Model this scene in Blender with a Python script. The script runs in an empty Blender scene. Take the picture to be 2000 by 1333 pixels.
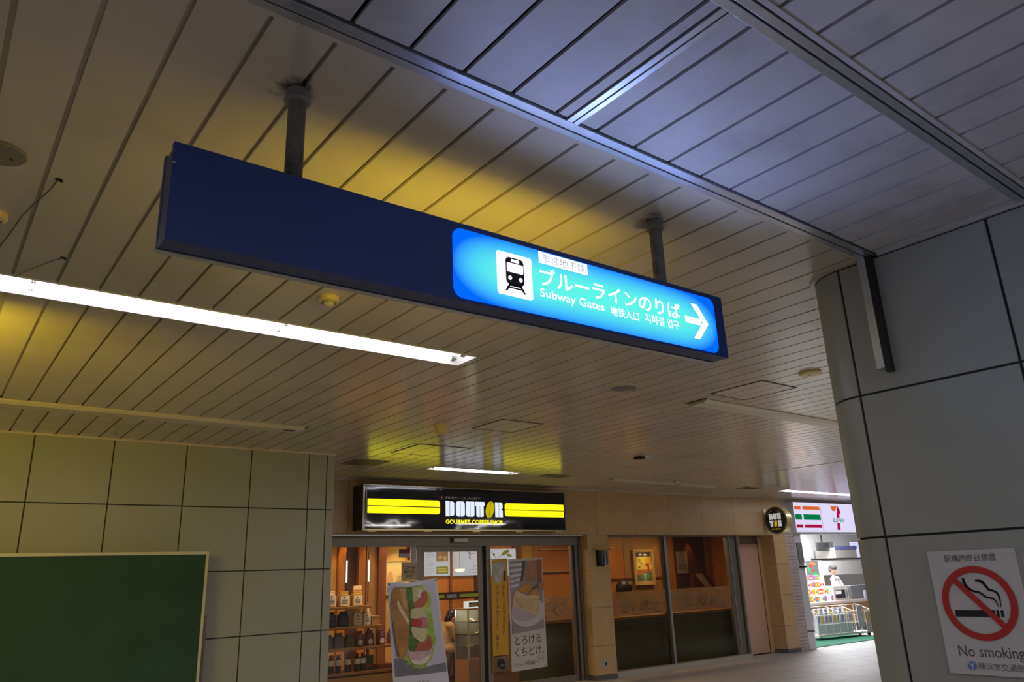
import bpy, bmesh, math, random
from mathutils import Matrix, Vector
random.seed(4)
SC = bpy.context.scene
COL = SC.collection
# All building below is done in survey units with the lens at the origin; one unit is S metres and the floor lies FZ below.
S = 0.76
FZ = -1.965
CZ = 1.70          # ceiling plane
# ------------------------------------------------------------------ camera
yaw, pitch, roll = math.radians(51.86261266), math.radians(17.46961501), math.radians(-2.17466882)
Fv = Vector((math.cos(yaw)*math.cos(pitch), math.sin(yaw)*math.cos(pitch), math.sin(pitch)))
Rt = Vector((math.sin(yaw), -math.cos(yaw), 0)); Up = Rt.cross(Fv)
R2 = math.cos(roll)*Rt + math.sin(roll)*Up; U2 = -math.sin(roll)*Rt + math.cos(roll)*Up
cd = bpy.data.cameras.new('camera'); cam = bpy.data.objects.new('camera', cd); COL.objects.link(cam)
cd.sensor_width = 36.0; cd.lens = 1470.48/2000*36.0; cd.clip_start = 0.02; cd.clip_end = 200
rm = Matrix((R2, U2, -Fv)).transposed().to_4x4(); cam.matrix_world = Matrix.Translation((0, 0, -FZ*S)) @ rm
SC.camera = cam
# ------------------------------------------------------------------ exposure, world, big lights
SC.view_settings.view_transform = 'Standard'; SC.view_settings.look = 'None'
SC.view_settings.exposure = 0.0; SC.view_settings.gamma = 1.0; SC.view_settings.use_curve_mapping = False
W = bpy.data.worlds.new('station_surroundings'); SC.world = W; W.use_nodes = True
W.node_tree.nodes['Background'].inputs[0].default_value = (0.66, 0.62, 0.72, 1)
W.node_tree.nodes['Background'].inputs[1].default_value = 0.125
TUBE = 12.0
AREAS = []
def area(x, y, z, sx, sy, power, col, rot=(0, 0, 0), name='unseen_lamp_light'):
    l = bpy.data.lights.new(name, 'AREA'); l.shape = 'RECTANGLE'; l.size = sx*S; l.size_y = sy*S; l.energy = power; l.color = col
    o = bpy.data.objects.new(name, l); COL.objects.link(o); o.location = (x*S, y*S, (z-FZ)*S); o.rotation_euler = rot; return o
def spot(x, y, z, power, col, ang, tgt=None, name='downlight_beam', blend=.6, r=.03):
    l = bpy.data.lights.new(name, 'SPOT'); l.energy = power; l.color = col; l.spot_size = math.radians(ang); l.spot_blend = blend; l.shadow_soft_size = r
    o = bpy.data.objects.new(name, l); COL.objects.link(o); o.location = (x*S, y*S, (z-FZ)*S)
    if tgt: o.rotation_euler = (Vector(tgt)-Vector((x, y, z))).to_track_quat('-Z', 'Y').to_euler()
    return o
def point(x, y, z, power, col, r=.1, name='unseen_lamp_light'):
    l = bpy.data.lights.new(name, 'POINT'); l.energy = power; l.color = col; l.shadow_soft_size = r
    o = bpy.data.objects.new(name, l); COL.objects.link(o); o.location = (x*S, y*S, (z-FZ)*S); return o
# facade frame: u along the shop front, v into the shop
TH = math.radians(-2.03); OU = Vector((5.447, 11.87, 0))
EU = Vector((math.cos(TH), math.sin(TH), 0)); EV = Vector((-math.sin(TH), math.cos(TH), 0))
def FP(u, v, z): return OU + EU*u + EV*v + Vector((0, 0, z))
# ceiling fluorescents of the hall behind and beside the camera
for (x, y, p) in ((0.5, -2.2, 24), (3.0, -2.4, 22), (-3.2, 1.2, 12)):
    area(x, y, CZ-.03, 1.6, .18, p, (0.92, 0.90, 1.0))
# unseen lamps added behind the right pillar to brighten the shop front
for (x, y, p) in ((7.6, 1.6, 60), (10.6, 1.6, 80), (13.6, 2.4, 80)):
    area(x, y, CZ-.03, 1.8, .18, p, (1.0, .95, .92))
# coffee shop interior
WARM = (1.0, 0.60, 0.25)
for (u, v, p) in ((1.2, .7, 30), (3.4, 1.6, 22), (5.2, 1.6, 10), (7.4, 1.2, 12), (9.4, 1.2, 12)):
    q = FP(u, v, 1.0); area(q.x, q.y, q.z, .5, .5, p, (1.0, 0.66, 0.34), name='shop_ceiling_light')
for (u, z) in ((1.25, .95), (1.47, .95), (2.02, .95), (2.36, .95), (3.06, .95)):
    q = FP(u, 2.82, z); t = FP(u, 2.98, -.3); spot(q.x, q.y, q.z, 9, (1.0, .50, .14), 50, t)
q = FP(2.75, 2.2, .95); spot(q.x, q.y, q.z, 22, (1.0, .8, .45), 42, FP(2.7, 2.98, .25))
for (u, p) in ((8.06, 5), (9.72, 5), (10.95, 9)):
    q = FP(u, 2.05, .95); spot(q.x, q.y, q.z, p, (1.0, .36, .06), 46, FP(u, 2.19, .3))
q = FP(9.2, 1.5, .95); spot(q.x, q.y, q.z, 22, (1.0, .78, .42), 34, FP(9.2, 2.19, .15))
# convenience store interior
for (u, v) in ((14.6, 1.4), (16.8, 1.4), (15.6, 3.2), (18.6, 3.0)):
    q = FP(u, v, 1.55); area(q.x, q.y, q.z, 1.8, .5, 80, (.93, .95, 1.0), name='store_ceiling_light')
# ------------------------------------------------------------------ materials
MATS = {}
def nt(name):
    m = bpy.data.materials.new(name); m.use_nodes = True; t = m.node_tree; return m, t, t.nodes, t.links
def pm(name, col, rough=.5, metal=0., var=.0, scale=6., bump=0., rnd=0., spec=.5, dirt=None, dscale=1.5, damt=.5, stretch=None, coat=0.):
    if name in MATS: return MATS[name]
    m, t, N, L = nt(name); b = N['Principled BSDF']
    b.inputs['Roughness'].default_value = rough; b.inputs['Metallic'].default_value = metal
    b.inputs['Specular IOR Level'].default_value = spec; b.inputs['Coat Weight'].default_value = coat
    tc = N.new('ShaderNodeTexCoord'); src = tc.outputs['Object']
    if stretch:
        mp = N.new('ShaderNodeMapping'); mp.inputs['Scale'].default_value = stretch; L.new(src, mp.inputs[0]); src = mp.outputs[0]
    c = N.new('ShaderNodeRGB'); c.outputs[0].default_value = (*col, 1); out = c.outputs[0]
    if var > 0:
        n = N.new('ShaderNodeTexNoise'); n.inputs['Scale'].default_value = scale; n.inputs['Detail'].default_value = 5; L.new(src, n.inputs[0])
        h = N.new('ShaderNodeHueSaturation'); mr = N.new('ShaderNodeMapRange'); mr.inputs[1].default_value = .25; mr.inputs[2].default_value = .75
        mr.inputs[3].default_value = 1-var; mr.inputs[4].default_value = 1+var; L.new(n.outputs[0], mr.inputs[0]); L.new(mr.outputs[0], h.inputs['Value']); L.new(out, h.inputs['Color']); out = h.outputs[0]
        if bump > 0:
            bp = N.new('ShaderNodeBump'); bp.inputs['Strength'].default_value = bump; bp.inputs['Distance'].default_value = .01; L.new(n.outputs[0], bp.inputs['Height']); L.new(bp.outputs[0], b.inputs['Normal'])
    if rnd > 0:
        oi = N.new('ShaderNodeObjectInfo'); h = N.new('ShaderNodeHueSaturation'); mr = N.new('ShaderNodeMapRange'); mr.inputs[3].default_value = 1-rnd; mr.inputs[4].default_value = 1+rnd
        L.new(oi.outputs['Random'], mr.inputs[0]); L.new(mr.outputs[0], h.inputs['Value']); L.new(out, h.inputs['Color']); out = h.outputs[0]
    if dirt:
        n = N.new('ShaderNodeTexNoise'); n.inputs['Scale'].default_value = dscale; n.inputs['Detail'].default_value = 8; n.inputs['Roughness'].default_value = .65
        g = N.new('ShaderNodeTexCoord'); L.new(g.outputs['Object'], n.inputs[0])
        mr = N.new('ShaderNodeMapRange'); mr.inputs[1].default_value = .5; mr.inputs[2].default_value = .75; mr.inputs[4].default_value = damt; L.new(n.outputs[0], mr.inputs[0])
        mx = N.new('ShaderNodeMix'); mx.data_type = 'RGBA'; L.new(mr.outputs[0], mx.inputs[0]); L.new(out, mx.inputs[6]); mx.inputs[7].default_value = (*dirt, 1); out = mx.outputs[2]
    L.new(out, b.inputs['Base Color']); MATS[name] = m; return m
def em(name, col, st):
    if name in MATS: return MATS[name]
    m, t, N, L = nt(name); N.remove(N['Principled BSDF']); e = N.new('ShaderNodeEmission'); e.inputs[0].default_value = (*col, 1); e.inputs[1].default_value = st
    L.new(e.outputs[0], N['Material Output'].inputs[0]); MATS[name] = m; return m
def glass(name, tint=(.9, .92, .9), refl=.06, rough=.02, op=0.0, opcol=(.5, .4, .3)):
    if name in MATS: return MATS[name]
    m, t, N, L = nt(name); N.remove(N['Principled BSDF'])
    tr = N.new('ShaderNodeBsdfTransparent'); tr.inputs[0].default_value = (*tint, 1)
    gl = N.new('ShaderNodeBsdfGlossy'); gl.inputs['Roughness'].default_value = rough
    fr = N.new('ShaderNodeLayerWeight'); pw = N.new('ShaderNodeMath'); pw.operation = 'POWER'; pw.inputs[1].default_value = 5; L.new(fr.outputs['Facing'], pw.inputs[0])
    ml = N.new('ShaderNodeMath'); ml.operation = 'MULTIPLY_ADD'; ml.inputs[1].default_value = .6; ml.inputs[2].default_value = refl*.5; L.new(pw.outputs[0], ml.inputs[0])
    mx = N.new('ShaderNodeMixShader'); L.new(ml.outputs[0], mx.inputs[0]); L.new(tr.outputs[0], mx.inputs[1]); L.new(gl.outputs[0], mx.inputs[2]); out = mx.outputs[0]
    if op > 0:
        df = N.new('ShaderNodeBsdfDiffuse'); df.inputs[0].default_value = (*opcol, 1); tl = N.new('ShaderNodeBsdfTranslucent'); tl.inputs[0].default_value = (*opcol, 1)
        a = N.new('ShaderNodeMixShader'); a.inputs[0].default_value = .5; L.new(df.outputs[0], a.inputs[1]); L.new(tl.outputs[0], a.inputs[2])
        m2 = N.new('ShaderNodeMixShader'); m2.inputs[0].default_value = op; L.new(out, m2.inputs[1]); L.new(a.outputs[0], m2.inputs[2]); out = m2.outputs[0]
    L.new(out, N['Material Output'].inputs[0]); MATS[name] = m; return m
SLAT = pm('slat_paint', (.64, .575, .47), .19, var=.05, scale=3, rnd=.035, dirt=(.30, .25, .19), dscale=1.3, damt=.35, spec=.95)
SLATG = pm('slat_paint_grey', (.575, .555, .54), .5, var=.07, scale=4, rnd=.04, dirt=(.22, .20, .18), dscale=2.4, damt=.5)
BACK = pm('ceiling_backing', (.20, .175, .14), .8, var=.2, scale=8)
ALU = pm('brushed_aluminium', (.62, .64, .68), .34, metal=.85, var=.08, scale=30, stretch=(1, 1, 1))
DALU = pm('bronze_aluminium', (.24, .215, .18), .42, metal=.6, var=.06, scale=14)
DARK = pm('dark_slot', (.012, .012, .012), .8)
PAN = pm('enamel_panel', (.355, .37, .315), .34, var=.035, scale=1.3, rnd=.02, spec=.5)
PANR = pm('enamel_panel_grey', (.385, .40, .355), .36, var=.04, scale=1.2, rnd=.02)
JOINT = pm('joint_sealant', (.055, .06, .06), .8)
CREAM = pm('cream_plastic', (.72, .62, .40), .45)
WHITE = pm('white_plastic', (.78, .78, .76), .4)
FIXW = pm('fixture_white', (.85, .84, .80), .35)
BLUE = pm('sign_blue', (.024, .058, .23), .38, var=.06, scale=60, bump=.05)
BLUED = pm('sign_blue_dark', (.055, .080, .17), .45, var=.05, scale=20)
BLACKM = pm('black_metal', (.015, .015, .016), .3)
STONE = pm('beige_stone', (.57, .395, .19), .38, var=.07, scale=9, rnd=.03, dirt=(.36, .25, .13), dscale=5, damt=.35)
BASE = pm('dark_base_stone', (.12, .12, .125), .4, var=.15, scale=20)
FLOOR = pm('floor_tile', (.42, .40, .39), .5, var=.05, scale=5, rnd=.035, dirt=(.30, .28, .26), dscale=3, damt=.4)
GROUT = pm('grout', (.22, .21, .20), .8)
# ------------------------------------------------------------------ mesh helpers
WL = {}
def obj(name, bm, mat, parent=None, loc=None, frame=None, smooth=False, bev=0.):
    """one mesh object; verts are in world survey units (or in the facade frame when frame='F')"""
    if frame == 'F':
        for v in bm.verts: v.co = FP(*v.co)
    bmesh.ops.recalc_face_normals(bm, faces=bm.faces)
    if bev > 0: bmesh.ops.bevel(bm, geom=list(bm.edges), offset=bev, segments=2, affect='EDGES', profile=.5)
    if parent is not None: org = WL[parent.name]
    elif loc is not None: org = Vector(loc)
    else:
        xs = [v.co for v in bm.verts]; org = Vector((sum(v.x for v in xs)/len(xs), sum(v.y for v in xs)/len(xs), min(v.z for v in xs)))
    bmesh.ops.translate(bm, verts=bm.verts, vec=-org)
    me = bpy.data.meshes.new(name); bm.to_mesh(me); bm.free(); me.materials.append(mat)
    if smooth:
        for p in me.polygons: p.use_smooth = True
        me.set_sharp_from_angle(angle=math.radians(38))
    o = bpy.data.objects.new(name, me); COL.objects.link(o)
    if parent is not None: o.parent = parent; WL[o.name] = org
    else: o.location = org; WL[o.name] = org
    return o
def thing(name, label, cat, loc, group=None, frame=None):
    o = bpy.data.objects.new(name, None); COL.objects.link(o); o.empty_display_size = .1
    p = FP(*loc) if frame == 'F' else Vector(loc)
    o.location = p; WL[o.name] = p; o['label'] = label; o['category'] = cat
    if group: o['group'] = group
    return o
def tag(o, label, cat, group=None):
    o['label'] = label; o['category'] = cat
    if group: o['group'] = group
    return o
def struct(o, label=None, cat=None):
    o['kind'] = 'structure'
    if label: o['label'] = label
    if cat: o['category'] = cat
    return o
def setting(name, label, cat, loc=(0, 0, 0), frame=None):
    o = thing(name, label, cat, loc, frame=frame); o['kind'] = 'structure'; return o
def dup(root, delta, label=None):
    r = root.copy(); COL.objects.link(r); p = WL[root.name]+Vector(delta); r.location = p; WL[r.name] = p
    if label: r['label'] = label
    def kids(a, b):
        for ch in list(a.children):
            c = ch.copy(); COL.objects.link(c); c.parent = b; WL[c.name] = p; kids(ch, c)
    kids(root, r); return r
def B(*boxes):
    bm = bmesh.new()
    for b in boxes: addbox(bm, *b)
    return bm
def addbox(bm, x0, x1, y0, y1, z0, z1):
    v = [bm.verts.new(p) for p in ((x0, y0, z0), (x1, y0, z0), (x1, y1, z0), (x0, y1, z0), (x0, y0, z1), (x1, y0, z1), (x1, y1, z1), (x0, y1, z1))]
    for f in ((0, 3, 2, 1), (4, 5, 6, 7), (0, 1, 5, 4), (1, 2, 6, 5), (2, 3, 7, 6), (3, 0, 4, 7)): bm.faces.new([v[i] for i in f])
def cyl(bm, a, b, r0, r1=None, n=20, cap=True):
    r1 = r0 if r1 is None else r1
    a, b = Vector(a), Vector(b); d = (b-a).normalized(); x = d.orthogonal().normalized(); y = d.cross(x)
    A, Bv = [], []
    for i in range(n):
        t = 2*math.pi*i/n; o = x*math.cos(t)+y*math.sin(t); A.append(bm.verts.new(a+o*r0)); Bv.append(bm.verts.new(b+o*r1))
    for i in range(n): bm.faces.new((A[i], A[(i+1) % n], Bv[(i+1) % n], Bv[i]))
    if cap: bm.faces.new(A[::-1]); bm.faces.new(Bv)
def lathe(bm, c, prof, n=28, axis=(0, 0, 1)):
    c = Vector(c); d = Vector(axis).normalized(); x = d.orthogonal().normalized(); y = d.cross(x); rings = []
    for r, h in prof:
        rings.append([bm.verts.new(c+d*h+(x*math.cos(2*math.pi*i/n)+y*math.sin(2*math.pi*i/n))*max(r, 1e-4)) for i in range(n)])
    for k in range(len(rings)-1):
        for i in range(n): bm.faces.new((rings[k][i], rings[k][(i+1) % n], rings[k+1][(i+1) % n], rings[k+1][i]))
    bm.faces.new(rings[0][::-1]); bm.faces.new(rings[-1])
def tube(bm, pts, r, n=8):
    for a, b in zip(pts[:-1], pts[1:]): cyl(bm, a, b, r, n=n)
def prism(bm, pts, mp, d0, d1):
    """polygon pts (x,y) swept from depth d0 to d1 through the mapping mp(x,y,d)"""
    A = [bm.verts.new(mp(x, y, d0)) for x, y in pts]; C = [bm.verts.new(mp(x, y, d1)) for x, y in pts]; n = len(pts)
    bm.faces.new(A); bm.faces.new(C[::-1])
    for i in range(n): bm.faces.new((A[i], C[i], C[(i+1) % n], A[(i+1) % n]))
def rrect(x0, x1, y0, y1, r, n=6, corners=(1, 1, 1, 1)):
    pts = []
    for k, (cx, cy, a0) in enumerate(((x1-r, y1-r, 0), (x0+r, y1-r, 90), (x0+r, y0+r, 180), (x1-r, y0+r, 270))):
        if corners[k]:
            for i in range(n+1):
                a = math.radians(a0+90*i/n); pts.append((cx+r*math.cos(a), cy+r*math.sin(a)))
        else: pts.append(((x1, y1), (x0, y1), (x0, y0), (x1, y0))[k])
    return pts
def rect(x0, x1, y0, y1): return [(x0, y0), (x1, y0), (x1, y1), (x0, y1)]
def ell(cx, cy, rx, ry, n=28, a0=0, a1=360, rot=0):
    pts = []; cr, sr = math.cos(math.radians(rot)), math.sin(math.radians(rot)); full = abs(a1-a0) >= 360
    for i in range(n if full else n+1):
        a = math.radians(a0+(a1-a0)*i/n); x, y = rx*math.cos(a), ry*math.sin(a); pts.append((cx+x*cr-y*sr, cy+x*sr+y*cr))
    return pts
def flat(name, polys, mp, mat, parent, d=0.002, th=0.0015):
    bm = bmesh.new()
    for p in polys: prism(bm, p, mp, d, d+th)
    return obj(name, bm, mat, parent)
def stroke(pts, w):
    """thick polyline as quads"""
    out = []
    for (x0, y0), (x1, y1) in zip(pts[:-1], pts[1:]):
        L = math.hypot(x1-x0, y1-y0) or 1e-6; nx, ny = -(y1-y0)/L*w/2, (x1-x0)/L*w/2; ex, ey = (x1-x0)/L*w*.2, (y1-y0)/L*w*.2
        out.append([(x0+nx-ex, y0+ny-ey), (x0-nx-ex, y0-ny-ey), (x1-nx+ex, y1-ny+ey), (x1+nx+ex, y1+ny+ey)])
    return out
def text(name, s, x0, x1, y0, y1, mp, mat, parent, bold=0., d=.004, sx=1.0):
    c = bpy.data.curves.new('lettering', 'FONT'); c.body = s; c.size = 1; c.offset = bold; c.resolution_u = 3
    t = bpy.data.objects.new('lettering', c); COL.objects.link(t)
    me = bpy.data.meshes.new_from_object(t.evaluated_get(bpy.context.evaluated_depsgraph_get()))
    bpy.data.objects.remove(t)
    bm = bmesh.new(); bm.from_mesh(me); bpy.data.meshes.remove(me)
    X = [v.co.x for v in bm.verts]; Y = [v.co.y for v in bm.verts]
    ax, bx, ay, by = min(X), max(X), min(Y), max(Y)
    for v in bm.verts: v.co = mp(x0+(v.co.x-ax)/(bx-ax)*(x1-x0), y0+(v.co.y-ay)/(by-ay)*(y1-y0), d)
    org = WL[parent.name]; bmesh.ops.translate(bm, verts=bm.verts, vec=-org)
    m2 = bpy.data.meshes.new(name); bm.to_mesh(m2); bm.free(); m2.materials.append(mat)
    o = bpy.data.objects.new(name, m2); COL.objects.link(o); o.parent = parent; WL[o.name] = org; return o
def light_off(o): return o
# ================================================================== LARGE STRUCTURE
# soot round the two pole holes in the ceiling (a stain on the paint)
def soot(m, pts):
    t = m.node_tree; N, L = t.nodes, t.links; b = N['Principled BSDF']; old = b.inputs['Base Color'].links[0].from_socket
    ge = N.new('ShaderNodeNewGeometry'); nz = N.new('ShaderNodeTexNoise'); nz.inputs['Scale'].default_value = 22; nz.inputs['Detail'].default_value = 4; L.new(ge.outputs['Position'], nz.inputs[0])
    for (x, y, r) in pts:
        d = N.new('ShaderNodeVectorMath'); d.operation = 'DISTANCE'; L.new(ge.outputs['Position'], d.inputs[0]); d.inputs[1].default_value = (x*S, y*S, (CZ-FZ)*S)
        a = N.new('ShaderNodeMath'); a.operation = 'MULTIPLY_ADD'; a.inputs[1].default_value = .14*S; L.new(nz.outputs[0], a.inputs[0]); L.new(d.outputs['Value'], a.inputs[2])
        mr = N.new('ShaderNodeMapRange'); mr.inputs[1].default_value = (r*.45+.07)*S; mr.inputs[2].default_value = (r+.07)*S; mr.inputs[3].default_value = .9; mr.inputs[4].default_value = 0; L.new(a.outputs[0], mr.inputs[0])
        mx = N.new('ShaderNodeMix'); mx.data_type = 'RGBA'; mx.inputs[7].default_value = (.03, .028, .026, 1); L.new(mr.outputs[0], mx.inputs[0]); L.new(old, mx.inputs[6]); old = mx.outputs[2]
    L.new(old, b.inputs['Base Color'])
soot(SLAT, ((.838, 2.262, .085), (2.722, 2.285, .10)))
ceiling = setting('ceiling', 'slatted metal ceiling of long cream painted strips', 'ceiling', (0, 0, CZ))
obj('backing', B((-4, 20.5, -5, 12.3, CZ+.22, CZ+.25)), BACK, ceiling)
PITCH, X0, GAP = .2145, .2035, .018
SPLIT = 0
HOLES = [(-1.25, 3.36, 4.72, 5.02), (-1.45, 3.33, 7.98, 8.30), (6.25, 8.0, 10.06, 10.33), (6.25, 9.75, 4.77, 5.07),
         (10.15, 13.3, 10.03, 10.3), (15.7, 19.3, 10.0, 10.28), (4.8, 15.0, 9.54, 9.565), (4.45, 5.3, -6, 2.28),
         (4.82, 5.36, 9.84, 10.32), (8.56, 9.10, 10.04, 10.32), (14.15, 14.65, 9.96, 10.22), (-4, 4.40, 9.6, 13)]
def slat_boxes(a, b, c, d, holes):
    ys = sorted({c, d} | {min(max(h[i], c), d) for h in holes for i in (2, 3) if h[0] < b and h[1] > a})
    out = []
    for y0, y1 in zip(ys[:-1], ys[1:]):
        if y1-y0 < .004: continue
        seg = [(a, b)]
        for h in holes:
            if h[2] < (y0+y1)/2 < h[3]:
                seg = [q for s0, s1 in seg for q in ((s0, min(s1, h[0])), (max(s0, h[1]), s1)) if q[1]-q[0] > .004]
        for s0, s1 in seg:
            if out and out[-1][0] == s0 and out[-1][1] == s1 and abs(out[-1][3]-y0) < 1e-6: out[-1] = (s0, s1, out[-1][2], y1)
            else: out.append((s0, s1, y0, y1))
    return out
def slat_mesh(bm, k, c, d, holes, lip=True):
    a, b = X0+PITCH*k+GAP/2, X0+PITCH*(k+1)-GAP/2
    for (s0, s1, y0, y1) in slat_boxes(a, b, c, d, holes):
        addbox(bm, s0, s1, y0, y1, CZ, CZ+.014)
        if s1 > b-.001 and lip: addbox(bm, s1-.004, s1+GAP+.006, y0, y1, CZ+.022, CZ+.026); addbox(bm, s1-.004, s1, y0, y1, CZ+.014, CZ+.026)
FARH = HOLES
SUB = (1.757, 1.823, -6, 1.86)
for k in range(-16, 57):
    bm = bmesh.new(); slat_mesh(bm, k, 1.955, 12.1, FARH)
    if bm.verts: obj('slat', bm, SLAT, ceiling)
    else: bm.free()
for k in range(-9, 19):
    for (c, d) in ((1.112, 1.838), (-4.5, 1.003)):
        bm = bmesh.new(); slat_mesh(bm, k, c, d, HOLES+([SUB] if c > 1 else []), lip=False)
        if bm.verts: obj('slat', bm, SLATG, ceiling)
        else: bm.free()
bm = bmesh.new()
for k in range(57, 93): slat_mesh(bm, k, 1.955, 12.1, FARH)
o = obj('distant_slats', bm, SLAT, ceiling); o['kind'] = 'stuff'
obj('edge_strip', B((-4, 4.15, 1.931, 1.955, CZ-.002, CZ+.02)), SLAT, ceiling)
obj('edge_strip', B((-4, 4.15, 1.004, 1.025, CZ-.004, CZ+.02)), SLATG, ceiling)
# smoke-curtain rails let into the ceiling
t1 = setting('trim_1', 'long aluminium double rail let into the ceiling, running to the right pillar', 'ceiling rail', (1, 1.89, CZ))
for (a, b) in ((1.850, 1.8915), (1.8995, 1.931)): obj('rail_strip', B((-4, 4.14, a, b, CZ-.007, CZ+.02)), ALU, t1, bev=.0015)
obj('slot', B((-4, 4.14, 1.838, 1.955, CZ+.016, CZ+.05)), DARK, t1)
t2 = setting('trim_2', 'second aluminium double rail, nearest the top right corner', 'ceiling rail', (1, 1.07, CZ))
for (a, b) in ((1.032, 1.0635), (1.0725, 1.108)): obj('rail_strip', B((-4, 4.14, a, b, CZ-.007, CZ+.02)), ALU, t2, bev=.0015)
obj('slot', B((-4, 4.14, 1.0, 1.112, CZ+.016, CZ+.05)), DARK, t2)
t3 = setting('trim_3', 'short aluminium rail crossing between the two long ceiling rails', 'ceiling rail', (1.79, 1.5, CZ))
for (a, b) in ((1.765, 1.7925), (1.7995, 1.823)): obj('rail_strip', B((a, b, 1.1085, 1.8495, CZ-.0075, CZ+.012)), ALU, t3, bev=.0015)
obj('slot', B((1.757, 1.83, 1.112, 1.838, CZ+.013, CZ+.05)), DARK, t3)
# cross-seam of the distant ceiling
obj('seam_strip', B((12.38, 12.44, 2.4, 9.5, CZ-.006, CZ+.002)), SLAT, ceiling)
# ---- floor
floor = setting('floor', 'pale grey square tiled station floor', 'floor', (8, 6, FZ))
obj('grout_bed', B((-6, 22, -6, 20, FZ-.1, FZ-.008)), GROUT, floor)
TILE = .79; rest = bmesh.new(); first = None
for i in range(-7, 27):
    for j in range(-7, 16):
        x, y = i*TILE, j*TILE+.2
        if y > 11.7: continue
        vis = 6.6 < x < 20 and 3.2 < y < 11.7 and y < x*.95+3
        if not vis or (x > 14 and y < 4): addbox(rest, x+.004, x+TILE-.004, y+.004, y+TILE-.004, FZ-.02, FZ); continue
        if first is None:
            first = obj('tile', B((x+.004, x+TILE-.004, y+.004, y+TILE-.004, FZ-.02, FZ)), FLOOR, floor); fx, fy = x, y
        else:
            c = first.copy(); COL.objects.link(c); c.parent = floor; c.location = (x-fx, y-fy, 0)
o = obj('tile_field', rest, FLOOR, floor); o['kind'] = 'stuff'
# ---- left wall
wl = setting('wall_left', 'wall of large square olive-grey enamel panels', 'wall', (2, 9.7, FZ))
obj('core', B((-4, 4.37, 9.615, 13.2, FZ, CZ)), JOINT, wl)
JX = [-3.87, -3.08, -2.29, -1.50, -.71, .08, .875, 1.665, 2.465, 3.255, 4.025, 4.28, 4.39]
JZ = [FZ, -1.30, -.548, .20, .955, CZ-.004]
G = .007
for a, b in zip(JX[:-1], JX[1:]):
    for c, d in zip(JZ[:-1], JZ[1:]):
        y = 9.60; obj('panel', B((a+G, b-(0 if b > 4.38 else G), y, y+.012, c+G, d-G)), PAN, wl, bev=.002)
obj('end_panel', B((4.372, 4.39, 9.612, 13.2, FZ, CZ)), PAN, wl)
obj('top_trim', B((-4, 4.40, 9.585, 9.60, CZ-.022, CZ)), SLAT, wl)
# ---- right pillar with a rounded corner
PX = 4.14; R = .265; YC = 2.09
wr = setting('wall_right', 'thick grey-green panelled pillar with a rounded corner', 'pillar', (4.6, 1, FZ))
def arc(y0, y1, inset, n=14):
    """plan outline of one curved panel: outer radius R-inset"""
    return [(PX+R-(R-inset)*math.cos(a), YC+(R-inset)*math.sin(a)) for a in [math.radians(90*i/n) for i in range(n+1)]]
bm = bmesh.new(); core = [(PX+.014, -1.6)] + [(x, y) for x, y in arc(0, 0, .014)] + [(6.6, YC+R-.014), (6.6, -1.6)]
prism(bm, core, lambda x, y, d: (x, y, d), FZ, CZ); obj('core', bm, JOINT, wr)
PZ = [FZ, -1.416, -.639, .138, .915, CZ-.012]
for c, d in zip(PZ[:-1], PZ[1:]):
    for a, b in ((-1.19, -.37), (-.37, .45), (.45, 1.272), (1.272, 2.09)):
        obj('panel', B((PX, PX+.014, a+.007, b-.007, c+.006, d-.006)), PANR, wr, bev=.002)
    n = 16; oo = arc(0, 0, 0, n); ii = arc(0, 0, .013, n)
    oo = [(PX, YC+.007)]+oo[1:]+[(5.0, YC+R)]; ii = [(PX+.013, YC+.007)]+ii[1:]+[(5.0, YC+R-.013)]
    bm = bmesh.new(); prism(bm, oo+ii[::-1], lambda x, y, z: (x, y, z), c+.006, d-.006)
    obj('curved_panel', bm, PANR, wr, smooth=True)
    obj('panel', B((5.014, 5.8, YC+R-.013, YC+R, c+.006, d-.006)), PANR, wr)
# pale edging where the pillar meets the ceiling
oo = [(PX-.03, 1.955)]+[(PX+R-(R+.03)*math.cos(math.radians(90*i/16)), YC+(R+.03)*math.sin(math.radians(90*i/16))) for i in range(17)]+[(5.2, YC+R+.03)]
ii = [(PX, 1.955)]+arc(0, 0, 0, 16)+[(5.2, YC+R)]
bm = bmesh.new(); prism(bm, oo+ii[::-1], lambda x, y, z: (x, y, z), CZ-.012, CZ+.002); obj('ceiling_edging', bm, SLAT, wr, smooth=True)
obj('ceiling_edging', B((PX-.022, PX, -1.6, 1.838, CZ-.012, CZ+.002)), SLATG, wr)
# guide rail hanging down the pillar
gr = thing('guide_rail', 'short aluminium guide rail running down the grey pillar below the ceiling rail', 'rail', (4.11, 1.9, 1.02))
obj('channel', B((4.085, PX, 1.896, 1.94, 1.03, CZ-.008), (4.12, PX, 1.866, 1.896, 1.012, CZ-.008)), ALU, gr)
obj('slot', B((4.090, 4.13, 1.864, 1.898, 1.006, CZ-.009)), pm('slot_and_shade', (.03, .03, .032), .35, metal=.5), gr)  # dark box covers the slot and paints the shaded side of the rail
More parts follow.
